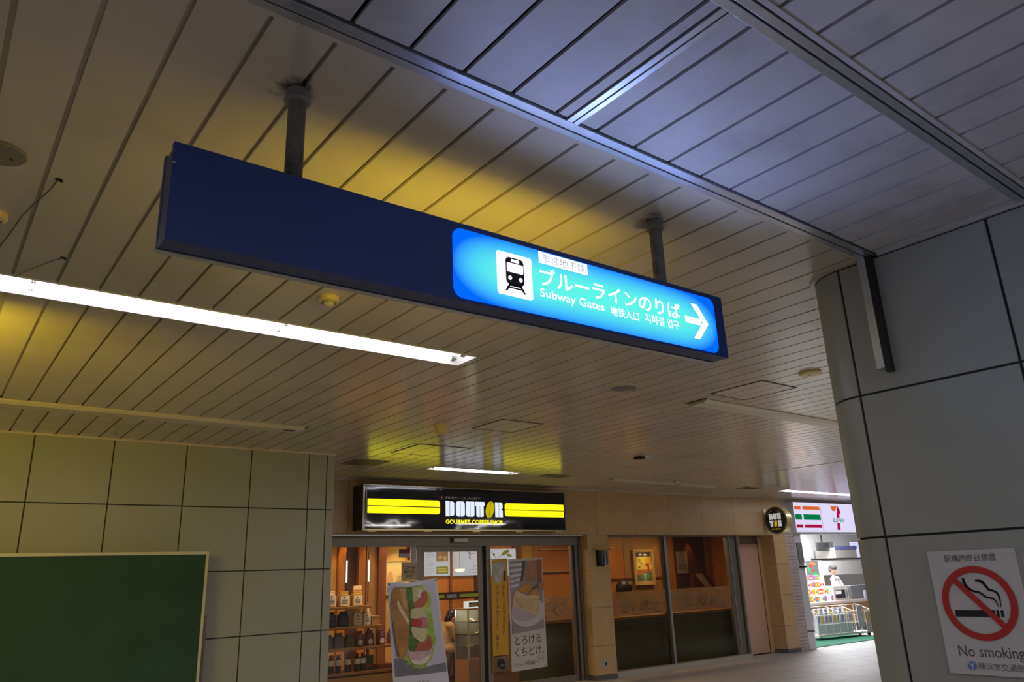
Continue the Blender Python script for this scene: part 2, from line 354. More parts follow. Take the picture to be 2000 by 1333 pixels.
# ================================================================== HANGING SIGN
AL = .009; CS = Vector((1.784, 2.21, 1.17)); ca, sa = math.cos(AL), math.sin(AL)
def sg(s, t, d): return CS+Vector((s*ca-t*sa, -d, s*sa+t*ca))
sign = thing('hanging_sign', 'long blue box sign to the subway gates hanging from two poles', 'sign', CS)
bm = bmesh.new(); prism(bm, rect(-1.337, 1.337, -.163, .163), sg, 0, -.022); obj('front_sheet', bm, BLUE, sign, bev=.0015)
bm = bmesh.new(); prism(bm, rect(-1.335, 1.335, -.161, .146), sg, -.022, -.10); obj('casing', bm, BLUED, sign)
bm = bmesh.new(); prism(bm, rect(-1.337, 1.337, -.163, .163), sg, -.10, -.122); obj('rear_sheet', bm, BLUED, sign, bev=.0015)
bm = bmesh.new(); prism(bm, rect(-1.337, 1.337, -.166, -.163), sg, -.092, -.122); obj('lower_trim', bm, ALU, sign)
# backlit panel: brighter in the middle, where its lamp is
def backlit(name, cin, cout, cx, cz, hx, hz, st):
    m, t, N, L = nt(name); N.remove(N['Principled BSDF']); tc = N.new('ShaderNodeTexCoord'); sp = N.new('ShaderNodeSeparateXYZ'); L.new(tc.outputs['Object'], sp.inputs[0])
    def q(sock, c, h, p):
        a = N.new('ShaderNodeMath'); a.operation = 'SUBTRACT'; a.inputs[1].default_value = c*S; L.new(sock, a.inputs[0])
        b = N.new('ShaderNodeMath'); b.operation = 'DIVIDE'; b.inputs[1].default_value = h*S; L.new(a.outputs[0], b.inputs[0])
        c_ = N.new('ShaderNodeMath'); c_.operation = 'ABSOLUTE'; L.new(b.outputs[0], c_.inputs[0])
        d = N.new('ShaderNodeMath'); d.operation = 'POWER'; d.inputs[1].default_value = p; L.new(c_.outputs[0], d.inputs[0]); return d.outputs[0]
    s1 = N.new('ShaderNodeMath'); s1.operation = 'ADD'; L.new(q(sp.outputs[0], cx, hx, 7), s1.inputs[0]); L.new(q(sp.outputs[2], cz, hz, 1.9), s1.inputs[1])
    cr = N.new('ShaderNodeValToRGB'); cr.color_ramp.elements[0].position = .06; cr.color_ramp.elements[0].color = (*cin, 1); cr.color_ramp.elements[1].position = 1.05; cr.color_ramp.elements[1].color = (*cout, 1)
    L.new(s1.outputs[0], cr.inputs[0]); e = N.new('ShaderNodeEmission'); e.inputs[1].default_value = st; L.new(cr.outputs[0], e.inputs[0]); L.new(e.outputs[0], N['Material Output'].inputs[0]); return m
for i, s_ in enumerate([-.25+.2*k for k in range(8)]):  # added spots before the panel throw its bluish glow onto the ceiling
    p = sg(s_, .0, .03); spot(p.x, p.y, p.z, 2.1, (.36, .42, 1.0), 160, (p.x, p.y-1, p.z+.24), name='added_sign_glow', blend=1.0, r=0)
LITB = backlit('backlit_blue', (.10, .80, .72), (.0, .13, .95), .47, -.006, .80, .158, 1.15)
LITW = em('backlit_white', (.92, .90, 1.0), 1.8)
BK = pm('print_black', (.008, .008, .014), .5)
bm = bmesh.new(); prism(bm, rrect(-.321, 1.262, -.151, .138, .042), sg, .0005, .004); panel = obj('lit_panel', bm, LITB, sign)
PM = lambda x, y, d: sg(x, y, d)
flat('pictogram', [rrect(-.115, .064, -.098, .087, .012)], PM, LITW, sign, .0045)
tx = -.026
tr = [rrect(tx-.046, tx+.046, -.048, .068, .018)]
flat('pictogram_train', tr, PM, BK, sign, .0065)
flat('pictogram_window', [rrect(tx-.041, tx+.041, .004, .043, .006), rrect(tx-.018, tx+.022, .049, .061, .003)], PM, LITW, sign, .0085)
for q_ in (-.027, .027): flat('pictogram_headlamp', [ell(tx+q_, -.022, .009, .009, 14)], PM, LITW, sign, .0085)
flat('pictogram_track', [[(tx-.030, -.046), (tx-.018, -.046), (tx-.043, -.080), (tx-.053, -.080)], [(tx+.030, -.046), (tx+.018, -.046), (tx+.043, -.080), (tx+.053, -.080)], rect(tx-.034, tx+.034, -.056, -.046), rect(tx-.044, tx+.044, -.066, -.060)], PM, BK, sign, .0065)
flat('label_strip', [rect(.107, .384, .082, .133)], PM, LITW, sign, .0045)
GR = pm('print_grey', (.42, .46, .50), .6)
text('lettering', '市営地下鉄', .122, .370, .088, .127, PM, em('washed_print', (.40, .48, .62), .8), sign, .004, .0065)
text('lettering', 'ブルーラインのりば', .107, .990, -.019, .063, PM, LITW, sign, .013, .0055)
text('lettering', 'Subway Gates', .104, .471, -.081, -.032, PM, LITW, sign, .007, .0055)
text('lettering', '地铁入口', .508, .690, -.080, -.036, PM, LITW, sign, .004, .0055)
text('lettering', '지하철 입구', .731, .971, -.076, -.030, PM, LITW, sign, .007, .0055)
flat('arrow', [[(1.022, -.024), (1.022, .008), (1.14, .008), (1.14, -.024)], [(1.077, .082), (1.121, .082), (1.196, -.008), (1.153, -.008)], [(1.153, -.008), (1.196, -.008), (1.118, -.098), (1.074, -.098)]], PM, LITW, sign, .0055)
YEL = em('backlit_yellow', (1.0, .71, .0), 10)
bm = bmesh.new(); prism(bm, rrect(-.62, .80, -.13, .13, .04), sg, -.1225, -.128); obj('rear_lit_panel', bm, YEL, sign)
POLE = pm('painted_pole', (.19, .18, .145), .45, dirt=(.010, .010, .012), dscale=5.5, damt=1.6, stretch=(1, 1, .25))
for i, (px, py, l) in enumerate(((.848, 2.274, 'left'), (2.733, 2.274, 'right'))):
    zt = sg(px-1.784, .146, 0).z
    bm = bmesh.new(); cyl(bm, (px, py, zt-.002), (px, py, CZ+.02), .0315, n=24); obj('pole', bm, POLE, sign, smooth=True)
    bm = bmesh.new(); lathe(bm, (px, py, CZ-.048), [(.034, 0), (.046, .002), (.048, .008), (.046, .014), (.041, .018), (.041, .046)]); obj('collar', bm, pm('grimy_collar', (.30, .29, .27), .5, dirt=(.02, .02, .02), dscale=12, damt=.9), sign, smooth=True)
    bm = bmesh.new(); cyl(bm, (px-.06, py-.012, zt), (px-.06, py-.012, zt+.013), .012, n=6); cyl(bm, (px-.06, py-.012, zt+.013), (px-.06, py-.012, zt+.022), .006, n=8); obj('bolt', bm, BLACKM, sign)
bm = bmesh.new(); p = sg(-1.333, .09, .0); cyl(bm, p, p+Vector((0, -.003, 0)), .004, n=8); obj('screw', bm, ALU, sign)
# second sign of the same row, beyond the left edge of the view; its lamp side colours the ceiling
s2 = thing('hanging_sign', 'blue box sign with yellow rear panel hanging just left of the view', 'sign', (-1.1, 5.16, 1.17))
obj('casing', B((-2.3, .06, 5.05, 5.15, 1.01, 1.33)), BLUED, s2)
bm = bmesh.new(); prism(bm, rrect(-1.5, .02, 1.03, 1.31, .04), lambda x, y, d: (x, d, y), 5.151, 5.158); obj('rear_lit_panel', bm, em('backlit_yellow_b', (1.0, .71, .0), 34), s2)
for x in (-1.7, -.15):
    bm = bmesh.new(); cyl(bm, (x, 5.1, 1.33), (x, 5.1, CZ+.01), .0315); obj('pole', bm, POLE, s2, smooth=True)
# ================================================================== CEILING FITTINGS
TUBEM = em('fluorescent_tube', (.86, .86, 1.0), TUBE); DEAD = pm('tube_cap', (.5, .5, .5), .3, metal=.8)
def fixture(label, x0, x1, y0, y1, lit, group=None, ntubes=2, L=1.5):
    f = thing('ceiling_light', label, 'ceiling light', ((x0+x1)/2, (y0+y1)/2, CZ-.004))
    if group: f['group'] = group
    t = .012; zt = CZ+.15
    obj('trough', B((x0, x1, y0, y0+t, CZ-.004, zt), (x0, x1, y1-t, y1, CZ-.004, zt), (x0, x0+t, y0, y1, CZ-.004, zt), (x1-t, x1, y0, y1, CZ-.004, zt), (x0, x1, y0, y1, zt-.01, zt)), FIXW if lit else CREAM_FIX, f)
    obj('lamp_tray', B((x0+.02, x1-.02, (y0+y1)/2-.028, (y0+y1)/2+.028, CZ+.075, zt-.01)) , FIXW if lit else CREAM_FIX, f, bev=.004)
    n = max(1, round((x1-x0-.1)/L)); step = (x1-x0-.16)/n
    for i in range(n):
        a = x0+.08+i*step; b = a+step
        for w in ((-.068, .068) if ntubes == 2 else (0,)):
            yy = (y0+y1)/2+w
            ea, eb = (.045 if i == 0 else .012), (.05 if i == n-1 else .012)
            if i == 0 or not lit: obj('socket', B((a-.012, a+.012, yy-.014, yy+.014, CZ+.005, CZ+.08)), WHITE, f, bev=.003)
            if i == n-1 or not lit: obj('socket', B((b-.02, b+.0, yy-.014, yy+.014, CZ+.005, CZ+.08)), WHITE, f, bev=.003)
            if lit:
                bm = bmesh.new(); cyl(bm, (a+ea, yy, CZ+.03), (b-eb, yy, CZ+.03), .026, n=16); obj('tube', bm, TUBEM, f, smooth=True)
                for c0, c1_, e in ((a+.002, a+ea, ea), (b-eb, b-.002, eb)):
                    bm = bmesh.new(); cyl(bm, (c0, yy, CZ+.03), (c1_, yy, CZ+.03), .0262, n=16); obj('tube_cap', bm, DEAD if e > .02 else FIXW, f, smooth=True)
    return f
CREAM_FIX = pm('cream_fixture', (.66, .60, .46), .4)  # one even yellowish cream
fixture('long glowing fluorescent strip recessed in the ceiling behind the blue sign', -1.25, 3.36, 4.72, 5.02, True, L=1.5)
fixture('short glowing fluorescent strip in front of the black shop sign', 6.25, 8.0, 10.06, 10.33, True, L=1.6)
fixture('glowing fluorescent strip before the convenience store sign', 15.7, 19.3, 10.0, 10.28, True, L=1.7)
def cover(label, x0, x1, y0, y1, slot=None):
    """unlit fitting closed by a shallow folded cover"""
    f = thing('ceiling_light', label, 'ceiling light', ((x0+x1)/2, (y0+y1)/2, CZ-.03))
    bm = bmesh.new(); pr = [(y0, CZ+.012), (y0, CZ-.006), (y0+.05, CZ-.03), (y1-.05, CZ-.03), (y1, CZ-.006), (y1, CZ+.012)]
    prism(bm, pr, lambda y, z, x: (x, y, z), x0, x1); obj('cover', bm, CREAM_FIX, f)
    if slot: obj('switch_plate', B((slot-.06, slot+.06, (y0+y1)/2-.05, (y0+y1)/2+.02, CZ-.034, CZ-.029)), pm('brown_plate', (.12, .08, .05), .5), f)
    for g0 in (x0-.05, x1): obj('end_gap', B((g0, g0+.05, y0, y1, CZ+.003, CZ+.01)), DARK, f)
    return f
cover('unlit cream fluorescent fitting running above the green notice board wall', -1.4, 3.29, 8.0, 8.28, 3.15)
cover('unlit fluorescent fitting running behind the right pillar', 6.30, 9.7, 4.79, 5.05)
cover('unlit fluorescent fitting in front of the stone fascia', 10.2, 13.26, 10.05, 10.28)
def disc(name, label, cat, x, y, prof, mat, extra=None):
    t = thing(name, label, cat, (x, y, CZ+prof[-1][1]))
    bm = bmesh.new(); lathe(bm, (x, y, CZ), prof, 36); obj('body', bm, mat, t, smooth=True)
    if extra: extra(t, x, y)
    return t
GRIL = pm('speaker_grille', (.20, .19, .175), .6, var=.25, scale=120)
def sprk(t, x, y):
    bm = bmesh.new(); lathe(bm, (x, y, CZ), [(.122, -.008), (.122, -.0115), (.0, -.014)], 36); obj('grille', bm, GRIL, t, smooth=True)
disc('ceiling_speaker', 'round ceiling speaker with pale rim beneath the right end of the blue sign', 'speaker', 5.16, 4.87, [(.14, .002), (.14, -.008), (.13, -.012), (.12, -.008)], SLAT, sprk)
def scr(t, x, y):
    bm = bmesh.new(); cyl(bm, (x+.045, y+.012, CZ-.012), (x+.045, y+.012, CZ-.016), .006, n=8); obj('screw', bm, BLACKM, t)
disc('ceiling_cover_plate', 'flat olive round cover plate on the ceiling near the left edge', 'cover plate', .028, 3.31, [(.098, .002), (.098, -.008), (.094, -.012), (0, -.0125)], pm('olive_plate', (.24, .225, .16), .5), scr)
def det(t, x, y):
    bm = bmesh.new(); lathe(bm, (x, y, CZ), [(.036, -.03), (.040, -.036), (.030, -.052), (.012, -.060), (0, -.061)], 28); obj('sensor_head', bm, CREAM, t, smooth=True)
    bm = bmesh.new()
    for i in range(14):
        a = math.radians(25.7*i); addbox(bm, x+.0385*math.cos(a)-.003, x+.0385*math.cos(a)+.003, y+.0385*math.sin(a)-.003, y+.0385*math.sin(a)+.003, CZ-.043, CZ-.036)
    obj('vent_slots', bm, BLACKM, t)
DP = [(.062, .002), (.062, -.022), (.056, -.030), (.03, -.034)]
CR2 = pm('detector_plastic', (.80, .62, .26), .4)
disc('smoke_detector', 'round cream smoke detector just below the blue sign', 'smoke detector', 1.806, 4.12, DP, CR2, det)
disc('smoke_detector', 'pale round smoke detector cut off by the left edge above the lit strip', 'smoke detector', .055, 3.93, DP, CR2, det)
disc('smoke_detector', 'flat yellowish detector beside the rounded pillar', 'smoke detector', 6.27, 3.59, [(.10, .002), (.10, -.012), (.085, -.026), (0, -.03)], CR2, lambda t, x, y: obj('lens', B((x-.012, x+.012, y-.012, y+.012, CZ-.036, CZ-.029)), WHITE, t, bev=.003))
t = disc('smoke_detector', 'deep cup shaped detector above the short lit strip', 'smoke detector', 4.60, 7.22, [(.085, .002), (.085, -.02), (.075, -.085), (.06, -.10), (0, -.102)], CR2, lambda t, x, y: obj('grille', B((x-.03, x+.03, y-.03, y+.03, CZ-.108, CZ-.101)), CREAM, t, bev=.003))
def hatch(label, x0, x1, y0, y1, mat):
    t = thing('ceiling_hatch', label, 'ceiling hatch', ((x0+x1)/2, (y0+y1)/2, CZ-.006)); g = .012
    obj('frame', B((x0, x1, y0, y0+g, CZ-.006, CZ+.002), (x0, x1, y1-g, y1, CZ-.006, CZ+.002), (x0, x0+g, y0, y1, CZ-.006, CZ+.002), (x1-g, x1, y0, y1, CZ-.006, CZ+.002)), pm('hatch_edge', (.06, .05, .04), .6), t)
    n = 3; w = (x1-x0-2*g)/n
    for i in range(n): obj('slat', B((x0+g+i*w+.006, x0+g+(i+1)*w-.006, y0+g+.004, y1-g-.004, CZ-.004, CZ+.001)), mat, t)
    return t
SLATH = pm('hatch_paint', (.66, .58, .49), .3, var=.05)
hatch('square ceiling hatch left of the round speaker above the shop', 5.01, 5.61, 6.61, 7.20, SLATH)
hatch('square ceiling hatch beside the short lit strip', 5.0, 5.81, 8.38, 9.16, SLAT)
hatch('square ceiling hatch beside the unlit fitting near the right pillar', 6.13, 6.71, 4.0, 4.62, SLATH)
def vent(label, x0, x1, y0, y1):
    t = thing('ceiling_vent', label, 'air vent', ((x0+x1)/2, (y0+y1)/2, CZ-.01)); g = .02
    obj('frame', B((x0, x1, y0, y0+g, CZ-.01, CZ+.01), (x0, x1, y1-g, y1, CZ-.01, CZ+.01), (x0, x0+g, y0, y1, CZ-.01, CZ+.01), (x1-g, x1, y0, y1, CZ-.01, CZ+.01)), pm('vent_frame', (.2, .18, .15), .5), t)
    obj('backing', B((x0, x1, y0, y1, CZ+.015, CZ+.02)), DARK, t)
    n = 7; w = (y1-y0-2*g)/n
    for i in range(n): obj('louvre', B((x0+g, x1-g, y0+g+i*w+.008, y0+g+(i+1)*w-.012, CZ-.006, CZ+.002)), pm('vent_louvre', (.13, .12, .10), .5), t)
vent('dark square air vent near the end of the olive panelled wall', 4.82, 5.36, 9.84, 10.32)
vent('small dark air vent right of the short lit strip', 8.56, 9.10, 10.04, 10.32)
vent('small dark air vent left of the convenience store light', 14.15, 14.65, 9.96, 10.22)
t = thing('emergency_lamp', 'small boxed emergency lamp on the ceiling above the stone fascia', 'emergency lamp', (8.66, 7.89, CZ-.05))
obj('housing', B((8.56, 8.77, 7.83, 7.96, CZ-.035, CZ+.002)), CREAM_FIX, t, bev=.006); obj('lens', B((8.53, 8.63, 7.82, 7.97, CZ-.045, CZ-.01)), BLACKM, t, bev=.004)
t = thing('sprinkler_head', 'small metal sprinkler head in front of the unlit fitting by the fascia', 'sprinkler', (11.68, 9.8, CZ-.1))
bm = bmesh.new(); lathe(bm, (11.68, 9.8, CZ), [(.09, .002), (.09, -.01), (.05, -.02), (.04, -.07), (.06, -.075), (.06, -.085), (0, -.09)], 18); obj('body', bm, ALU, t, smooth=True)
# loose wires on the ceiling at the left
def wire(label, pts, r=.0028):
    t = thing('ceiling_wire', label, 'wire', pts[0]); bm = bmesh.new(); tube(bm, pts, r, 6); obj('cord', bm, pm('grey_cord', (.10, .09, .07), .6), t)
    bm = bmesh.new(); p = Vector(pts[0]); cyl(bm, p+Vector((-.008, 0, .008)), p+Vector((.018, -.006, -.004)), .007, n=8); obj('clip', bm, BLACKM, t)
zz = CZ-.006
wire('thin wire hanging slack under the ceiling slats near the left edge', [(.249, 3.422, zz), (.235, 3.50, zz-.01), (.212, 3.60, zz-.015), (.191, 3.70, zz-.012), (.165, 3.86, zz-.006), (.14, 4.08, zz-.01), (.11, 4.34, zz), (.06, 4.7, zz)])
wire('short thin wire curving towards the long glowing strip', [(.391, 4.31, zz), (.36, 4.34, zz-.006), (.32, 4.42, zz-.01), (.29, 4.50, zz-.008), (.25, 4.61, zz-.004), (.215, 4.73, zz)], .0022)
# ================================================================== SHOP FRONT (facade frame: u, v, z)
def FM(v0): return lambda x, y, d: FP(x, v0-d, y)
def fo(name, bm, mat, parent, **k): return obj(name, bm, mat, parent, frame='F', **k)
wb = setting('wall_back', 'beige stone shop fascia and piers across the far end', 'wall', (6, 0, FZ), frame='F')
fo('core', B((-1, 12.12, .02, .34, .80, CZ), (5.50, 6.02, .02, .30, FZ, .8), (11.65, 12.10, .02, .6, FZ, .8)), GROUT, wb)
js = [-.85, .25, 1.36, 2.46, 3.57, 4.67, 5.774, 6.887, 7.97, 9.06, 10.209, 11.31, 12.12]
for a, b in zip(js[:-1], js[1:]): fo('stone_panel', B((a+.003, b-.003, 0, .02, .785, CZ-.006)), STONE, wb, bev=.002)
fo('soffit_panel', B((-1, 5.48, 0, .34, .785, .80), (6.04, 11.63, 0, .34, .785, .80)), STONE, wb)
fo('ceiling_bead', B((-.9, 12.12, -.02, 0, CZ-.02, CZ)), SLAT, wb)
for a, b in ((5.48, 6.04), (11.63, 12.12)):
    zs = [FZ+.085, -1.35, -.63, .09, .785]
    for c, d in zip(zs[:-1], zs[1:]):
        fo('stone_panel', B((a, b, 0, .02, c+.003, d-.003)), STONE, wb, bev=.002)
        fo('stone_panel', B((a, a+.02, .021, .30 if a < 6 else .6, c+.003, d-.003)), STONE, wb)
        fo('stone_panel', B((b-.02, b, .021, .30, c+.003, d-.003)), STONE, wb)
    fo('base_stone', B((a-.012, b+.012, -.012, .30 if a < 6 else .6, FZ, FZ+.085)), BASE, wb)
# ---- entrance doors
GL = glass('clear_glass', (.93, .94, .91), .05)
GLD = glass('tinted_glass', (.80, .78, .70), .05)
dr = setting('door_1', 'glazed coffee shop entrance with sliding door in bronze frame', 'entrance', (2.6, .3, FZ), frame='F')
fo('header', B((-.9, 5.44, .22, .34, .60, .785)), DALU, dr)
fo('rail_strip', B((-.9, 5.36, -.012, .03, .765, .786)), ALU, dr)
fo('door_stile', B((1.70, 1.775, .27, .34, FZ, .60)), DALU, dr)
fo('door_stile', B((1.785, 1.86, .30, .35, FZ, .60)), DALU, dr)
fo('door_stile', B((3.02, 3.10, .30, .35, FZ, .60)), DALU, dr)
fo('door_stile', B((3.17, 3.27, .27, .33, FZ, .60)), DALU, dr)
fo('door_gap', B((3.10, 3.17, .30, .36, FZ, .60)), DARK, dr)
fo('door_top_rail', B((1.86, 3.02, .30, .35, .50, .60)), DALU, dr)
fo('jamb', B((5.25, 5.31, .27, .34, FZ, .60), (5.31, 5.40, .24, .36, FZ, .785), (5.41, 5.48, .20, .30, FZ, .785)), DALU, dr)
fo('jamb_groove', B((5.30, 5.318, .235, .25, FZ, .785)), DARK, dr)
fo('bottom_rail', B((-.9, 1.70, .27, .34, FZ, FZ+.11), (3.27, 5.25, .27, .34, FZ, FZ+.11), (1.86, 3.02, .30, .35, FZ, FZ+.11)), DALU, dr)
for a, b, v in ((-.9, 1.70, .30), (1.86, 3.02, .325), (3.27, 5.25, .30)): fo('pane', B((a, b, v, v+.01, FZ+.11, .60 if v < .32 else .50)), GL, dr)
fo('door_sensor', B((2.37, 2.69, .17, .22, .655, .735)), BLACKM, dr)
fo('door_sensor_cover', B((2.41, 2.70, .16, .20, .66, .73)), WHITE, dr, bev=.006)
LEAFY = pm('etched_line', (.34, .22, .11), .6); LEAFD = pm('etched_line_dark', (.13, .09, .05), .6)
def swirls(parent, u0, u1, z0, z1, v, n, mat, seed):
    rr = random.Random(seed); P = []
    for i in range(n):
        cx, cz = rr.uniform(u0+.08, u1-.1), rr.uniform(z0+.08, z1-.10); r = rr.uniform(.05, .15); a0 = rr.uniform(0, 360); sw = rr.uniform(90, 200); w = rr.uniform(.007, .016)
        pts = [(min(max(cx+r*(1+.5*t)*math.cos(math.radians(a0+sw*t)), u0), u1), min(max(cz+r*.7*(1+.5*t)*math.sin(math.radians(a0+sw*t)), z0), z1)) for t in [k/8 for k in range(9)]]
        P += stroke(pts, w)
    return flat('etched_swirls', P, FM(v), mat, parent, .002, .001)
FROST = glass('frosted_film', (.9, .85, .75), .03, .3, op=.45, opcol=(.50, .33, .18))
fo('frosted_film', B((4.35, 5.25, .292, .297, -.82, -.36)), FROST, dr)
swirls(dr, 4.4, 5.22, -.80, -.38, .29, 34, LEAFY, 3)
# ---- window right of the pier
wn = setting('window_1', 'tall two pane shop window with an etched leafy band', 'window', (8, .15, FZ), frame='F')
fo('window_head', B((6.04, 10.35, .12, .24, .755, .785)), DALU, wn)
fo('window_sill', B((6.04, 10.30, .02, .24, FZ, -1.87)), pm('pale_sill', (.46, .43, .38), .4, var=.06), wn)
fo('window_frame', B((6.04, 6.17, .12, .2, -1.87, .755)), STONE, wn)
fo('mullion', B((7.83, 7.895, .11, .2, -1.87, .755)), pm('pale_aluminium', (.42, .41, .39), .4, metal=.5), wn)
fo('mullion_dark_side', B((7.765, 7.83, .13, .2, -1.87, .755)), pm('dark_strip', (.05, .04, .03), .6), wn)  # dark strip along the left of the mullion
fo('window_frame', B((9.95, 10.02, .12, .2, -1.87, .755)), DALU, wn)
fo('window_frame', B((10.03, 10.05, .10, .2, -1.87, .755)), pm('pale_aluminium', (.42, .41, .39), .4), wn)
fo('window_frame', B((10.05, 10.27, .12, .2, FZ, .755)), DALU, wn)
fo('window_frame', B((10.29, 10.36, .08, .45, FZ, .785)), DALU, wn)
for a, b in ((6.17, 7.765), (7.895, 9.95)):
    fo('pane', B((a, b, .15, .16, -1.87, .755)), GLD, wn)
    fo('frosted_film', B((a, b, .142, .147, -.84, -.36)), FROST, wn)
swirls(wn, 6.2, 7.75, -.82, -.39, .14, 60, LEAFY, 7); swirls(wn, 7.95, 9.9, -.82, -.39, .14, 80, LEAFY, 8)
swirls(wn, 6.2, 7.75, -.80, -.56, .138, 16, LEAFD, 9); swirls(wn, 8.3, 9.6, -.78, -.42, .138, 20, LEAFD, 10)
# ---- pink service door in its recess
PINK = pm('pink_painted_door', (.60, .37, .27), .45, var=.03, rnd=.0)
d2 = setting('door_2', 'plain pale pink service door in a recess beside the second pier', 'door', (11, .4, FZ), frame='F')
fo('door_leaf', B((10.80, 11.48, .40, .44, FZ+.02, .60)), PINK, d2, bev=.003)
fo('transom', B((10.80, 11.48, .42, .46, .61, .785)), DALU, d2)
fo('door_frame', B((10.36, 10.79, .38, .46, FZ, .785)), pm('pink_frame', (.56, .38, .31), .45), d2)
fo('door_frame', B((11.49, 11.64, .38, .46, FZ, .785)), STONE, d2)
fo('door_seam', B((11.478, 11.492, .395, .41, FZ, .785)), DARK, d2)
# ================================================================== BLACK LIGHT-BOX SIGN
BG = pm('black_gloss', (.008, .008, .010), .07, coat=.5, var=.0)
def wavy(m):
    t = m.node_tree; N, L = t.nodes, t.links; tc = N.new('ShaderNodeTexCoord'); n = N.new('ShaderNodeTexNoise'); n.inputs['Scale'].default_value = 1.6; L.new(tc.outputs['Object'], n.inputs[0])
    b = N.new('ShaderNodeBump'); b.inputs['Strength'].default_value = .22; b.inputs['Distance'].default_value = .06; L.new(n.outputs[0], b.inputs['Height']); L.new(b.outputs[0], N['Principled BSDF'].inputs['Normal'])
wavy(BG)
YS = em('lit_acid_yellow', (1.0, .90, .007), 1.5); WS = em('lit_white_letters', (.70, .76, .88), 1.15); YB = em('lit_bean_yellow', (.62, .52, .0), .9)
GREYP = pm('grey_print', (.45, .45, .45), .5)
BR = pm('polished_brass', (.72, .60, .30), .28, metal=.7)
sh = thing('shop_sign', 'long black light-box sign with yellow stripes over the coffee shop entrance', 'sign', (2.5, -.2, .845), frame='F')
V0 = -.35; M = FM(V0)
fo('casing', B((.33, 4.66, V0+.03, -.0, .84, 1.575)), BLACKM, sh)
fo('face', B((.38, 4.62, V0, V0+.03, .86, 1.56)), BG, sh)
fo('rim', B((.345, .375, V0-.012, V0+.05, .84, 1.58), (4.625, 4.655, V0-.012, V0+.05, .84, 1.58), (.345, 4.655, V0-.012, V0+.05, 1.56, 1.58)), pm('rim_metal', (.35, .34, .30), .25, metal=1.), sh)
fo('rim', B((.345, 4.655, V0-.012, V0+.05, .83, .852)), BR, sh)
fo('white_edge', B((.40, .412, V0-.004, V0, .88, 1.54)), WHITE, sh)
for x in (.45, 1.5, 2.5, 3.45, 4.4): fo('bracket', B((x, x+.16, V0+.02, V0+.12, .815, .835)), BR, sh)
flat('stripe', [rrect(.43, 1.81, 1.236, 1.344, .05, corners=(1, 0, 0, 0)), rrect(.43, 1.81, 1.110, 1.220, .05, corners=(0, 0, 0, 1))], M, YS, sh)
flat('stripe', [rrect(3.20, 4.61, 1.222, 1.335, .05, corners=(0, 1, 0, 0)), rrect(3.20, 4.61, 1.097, 1.207, .05, corners=(0, 0, 1, 0))], M, YS, sh)
def brand(M, parent, x0, x1, y0, y1, mats, d=.004):
    """six heavy two-piece letters, the fifth a tilted coffee bean"""
    W_, H = x1-x0, y1-y0; P = lambda x, y: (x0+x*W_, y0+y*H)
    def bar(a, b, c, dd, r, k): return [P(*q) for q in [((p[0]), p[1]) for p in rr2(a, b, c, dd, r, k)]]
    def rr2(a, b, c, dd, r, k):
        asp = W_/H; pts = rrect(a*asp, b*asp, c, dd, r, 5, k); return [(p[0]/asp, p[1]) for p in pts]
    w = []; G = []
    w += [bar(.0, .066, 0, 1, .02, (0, 0, 0, 0)), bar(.074, .145, .03, .97, .14, (1, 0, 0, 1))]
    w += [bar(.172, .245, .0, 1, .19, (0, 1, 1, 0)), bar(.252, .325, .0, 1, .19, (1, 0, 0, 1))]
    w += [bar(.345, .415, 0, 1, .16, (0, 0, 1, 0)), bar(.422, .492, 0, 1, .16, (0, 0, 0, 1))]
    w += [bar(.503, .675, .72, 1, .05, (1, 1, 0, 0)), bar(.525, .586, .0, .72, .10, (0, 0, 1, 0)), bar(.593, .655, .0, .72, .10, (0, 0, 0, 1))]
    w += [bar(.862, .925, 0, 1, .02, (0, 0, 0, 0)), bar(.932, 1.0, .52, 1, .14, (1, 0, 0, 1)), bar(.932, 1.0, .0, .50, .10, (1, 0, 0, 0))]
    for a_, b_ in ((0, 2), (2, 4), (4, 6), (6, 9), (9, 12)): flat('brand_letter', w[a_:b_], M, mats[0], parent, d)
    cx, cy = .768, .5; A = ell(0, 0, .072*W_, .54*H, 30); sh_ = .10*H
    L_ = [(x-.006*W_ + y*.16, y) for x, y in A if x <= .001]; R_ = [(x+.006*W_ + y*.16, y) for x, y in A if x >= -.001]
    L_.sort(key=lambda p: -p[1]) if False else None
    def half(sign_):
        pts = [(math.cos(math.radians(a)), math.sin(math.radians(a))) for a in range(90, 271, 15)]
        return [P(cx+sign_*(-.004+x*.070)+y*.022, cy+y*.56) for x, y in pts]
    flat('bean_letter', [half(1), half(-1)], M, mats[1], parent, d)
brand(M, sh, 1.925, 3.15, 1.078, 1.345, (WS, YB))
text('lettering', 'FINEST QUALITY', 1.93, 2.66, 1.372, 1.422, M, GREYP, sh, .004)
text('lettering', 'GOURMET COFFEE SHOP', 1.925, 3.14, .948, 1.020, M, YS, sh, .013)
flat('ornament', [[(1.845, 1.36), (1.87, 1.40), (1.845, 1.44), (1.82, 1.40)]], M, pm('red_print', (.55, .03, .03), .5), sh)
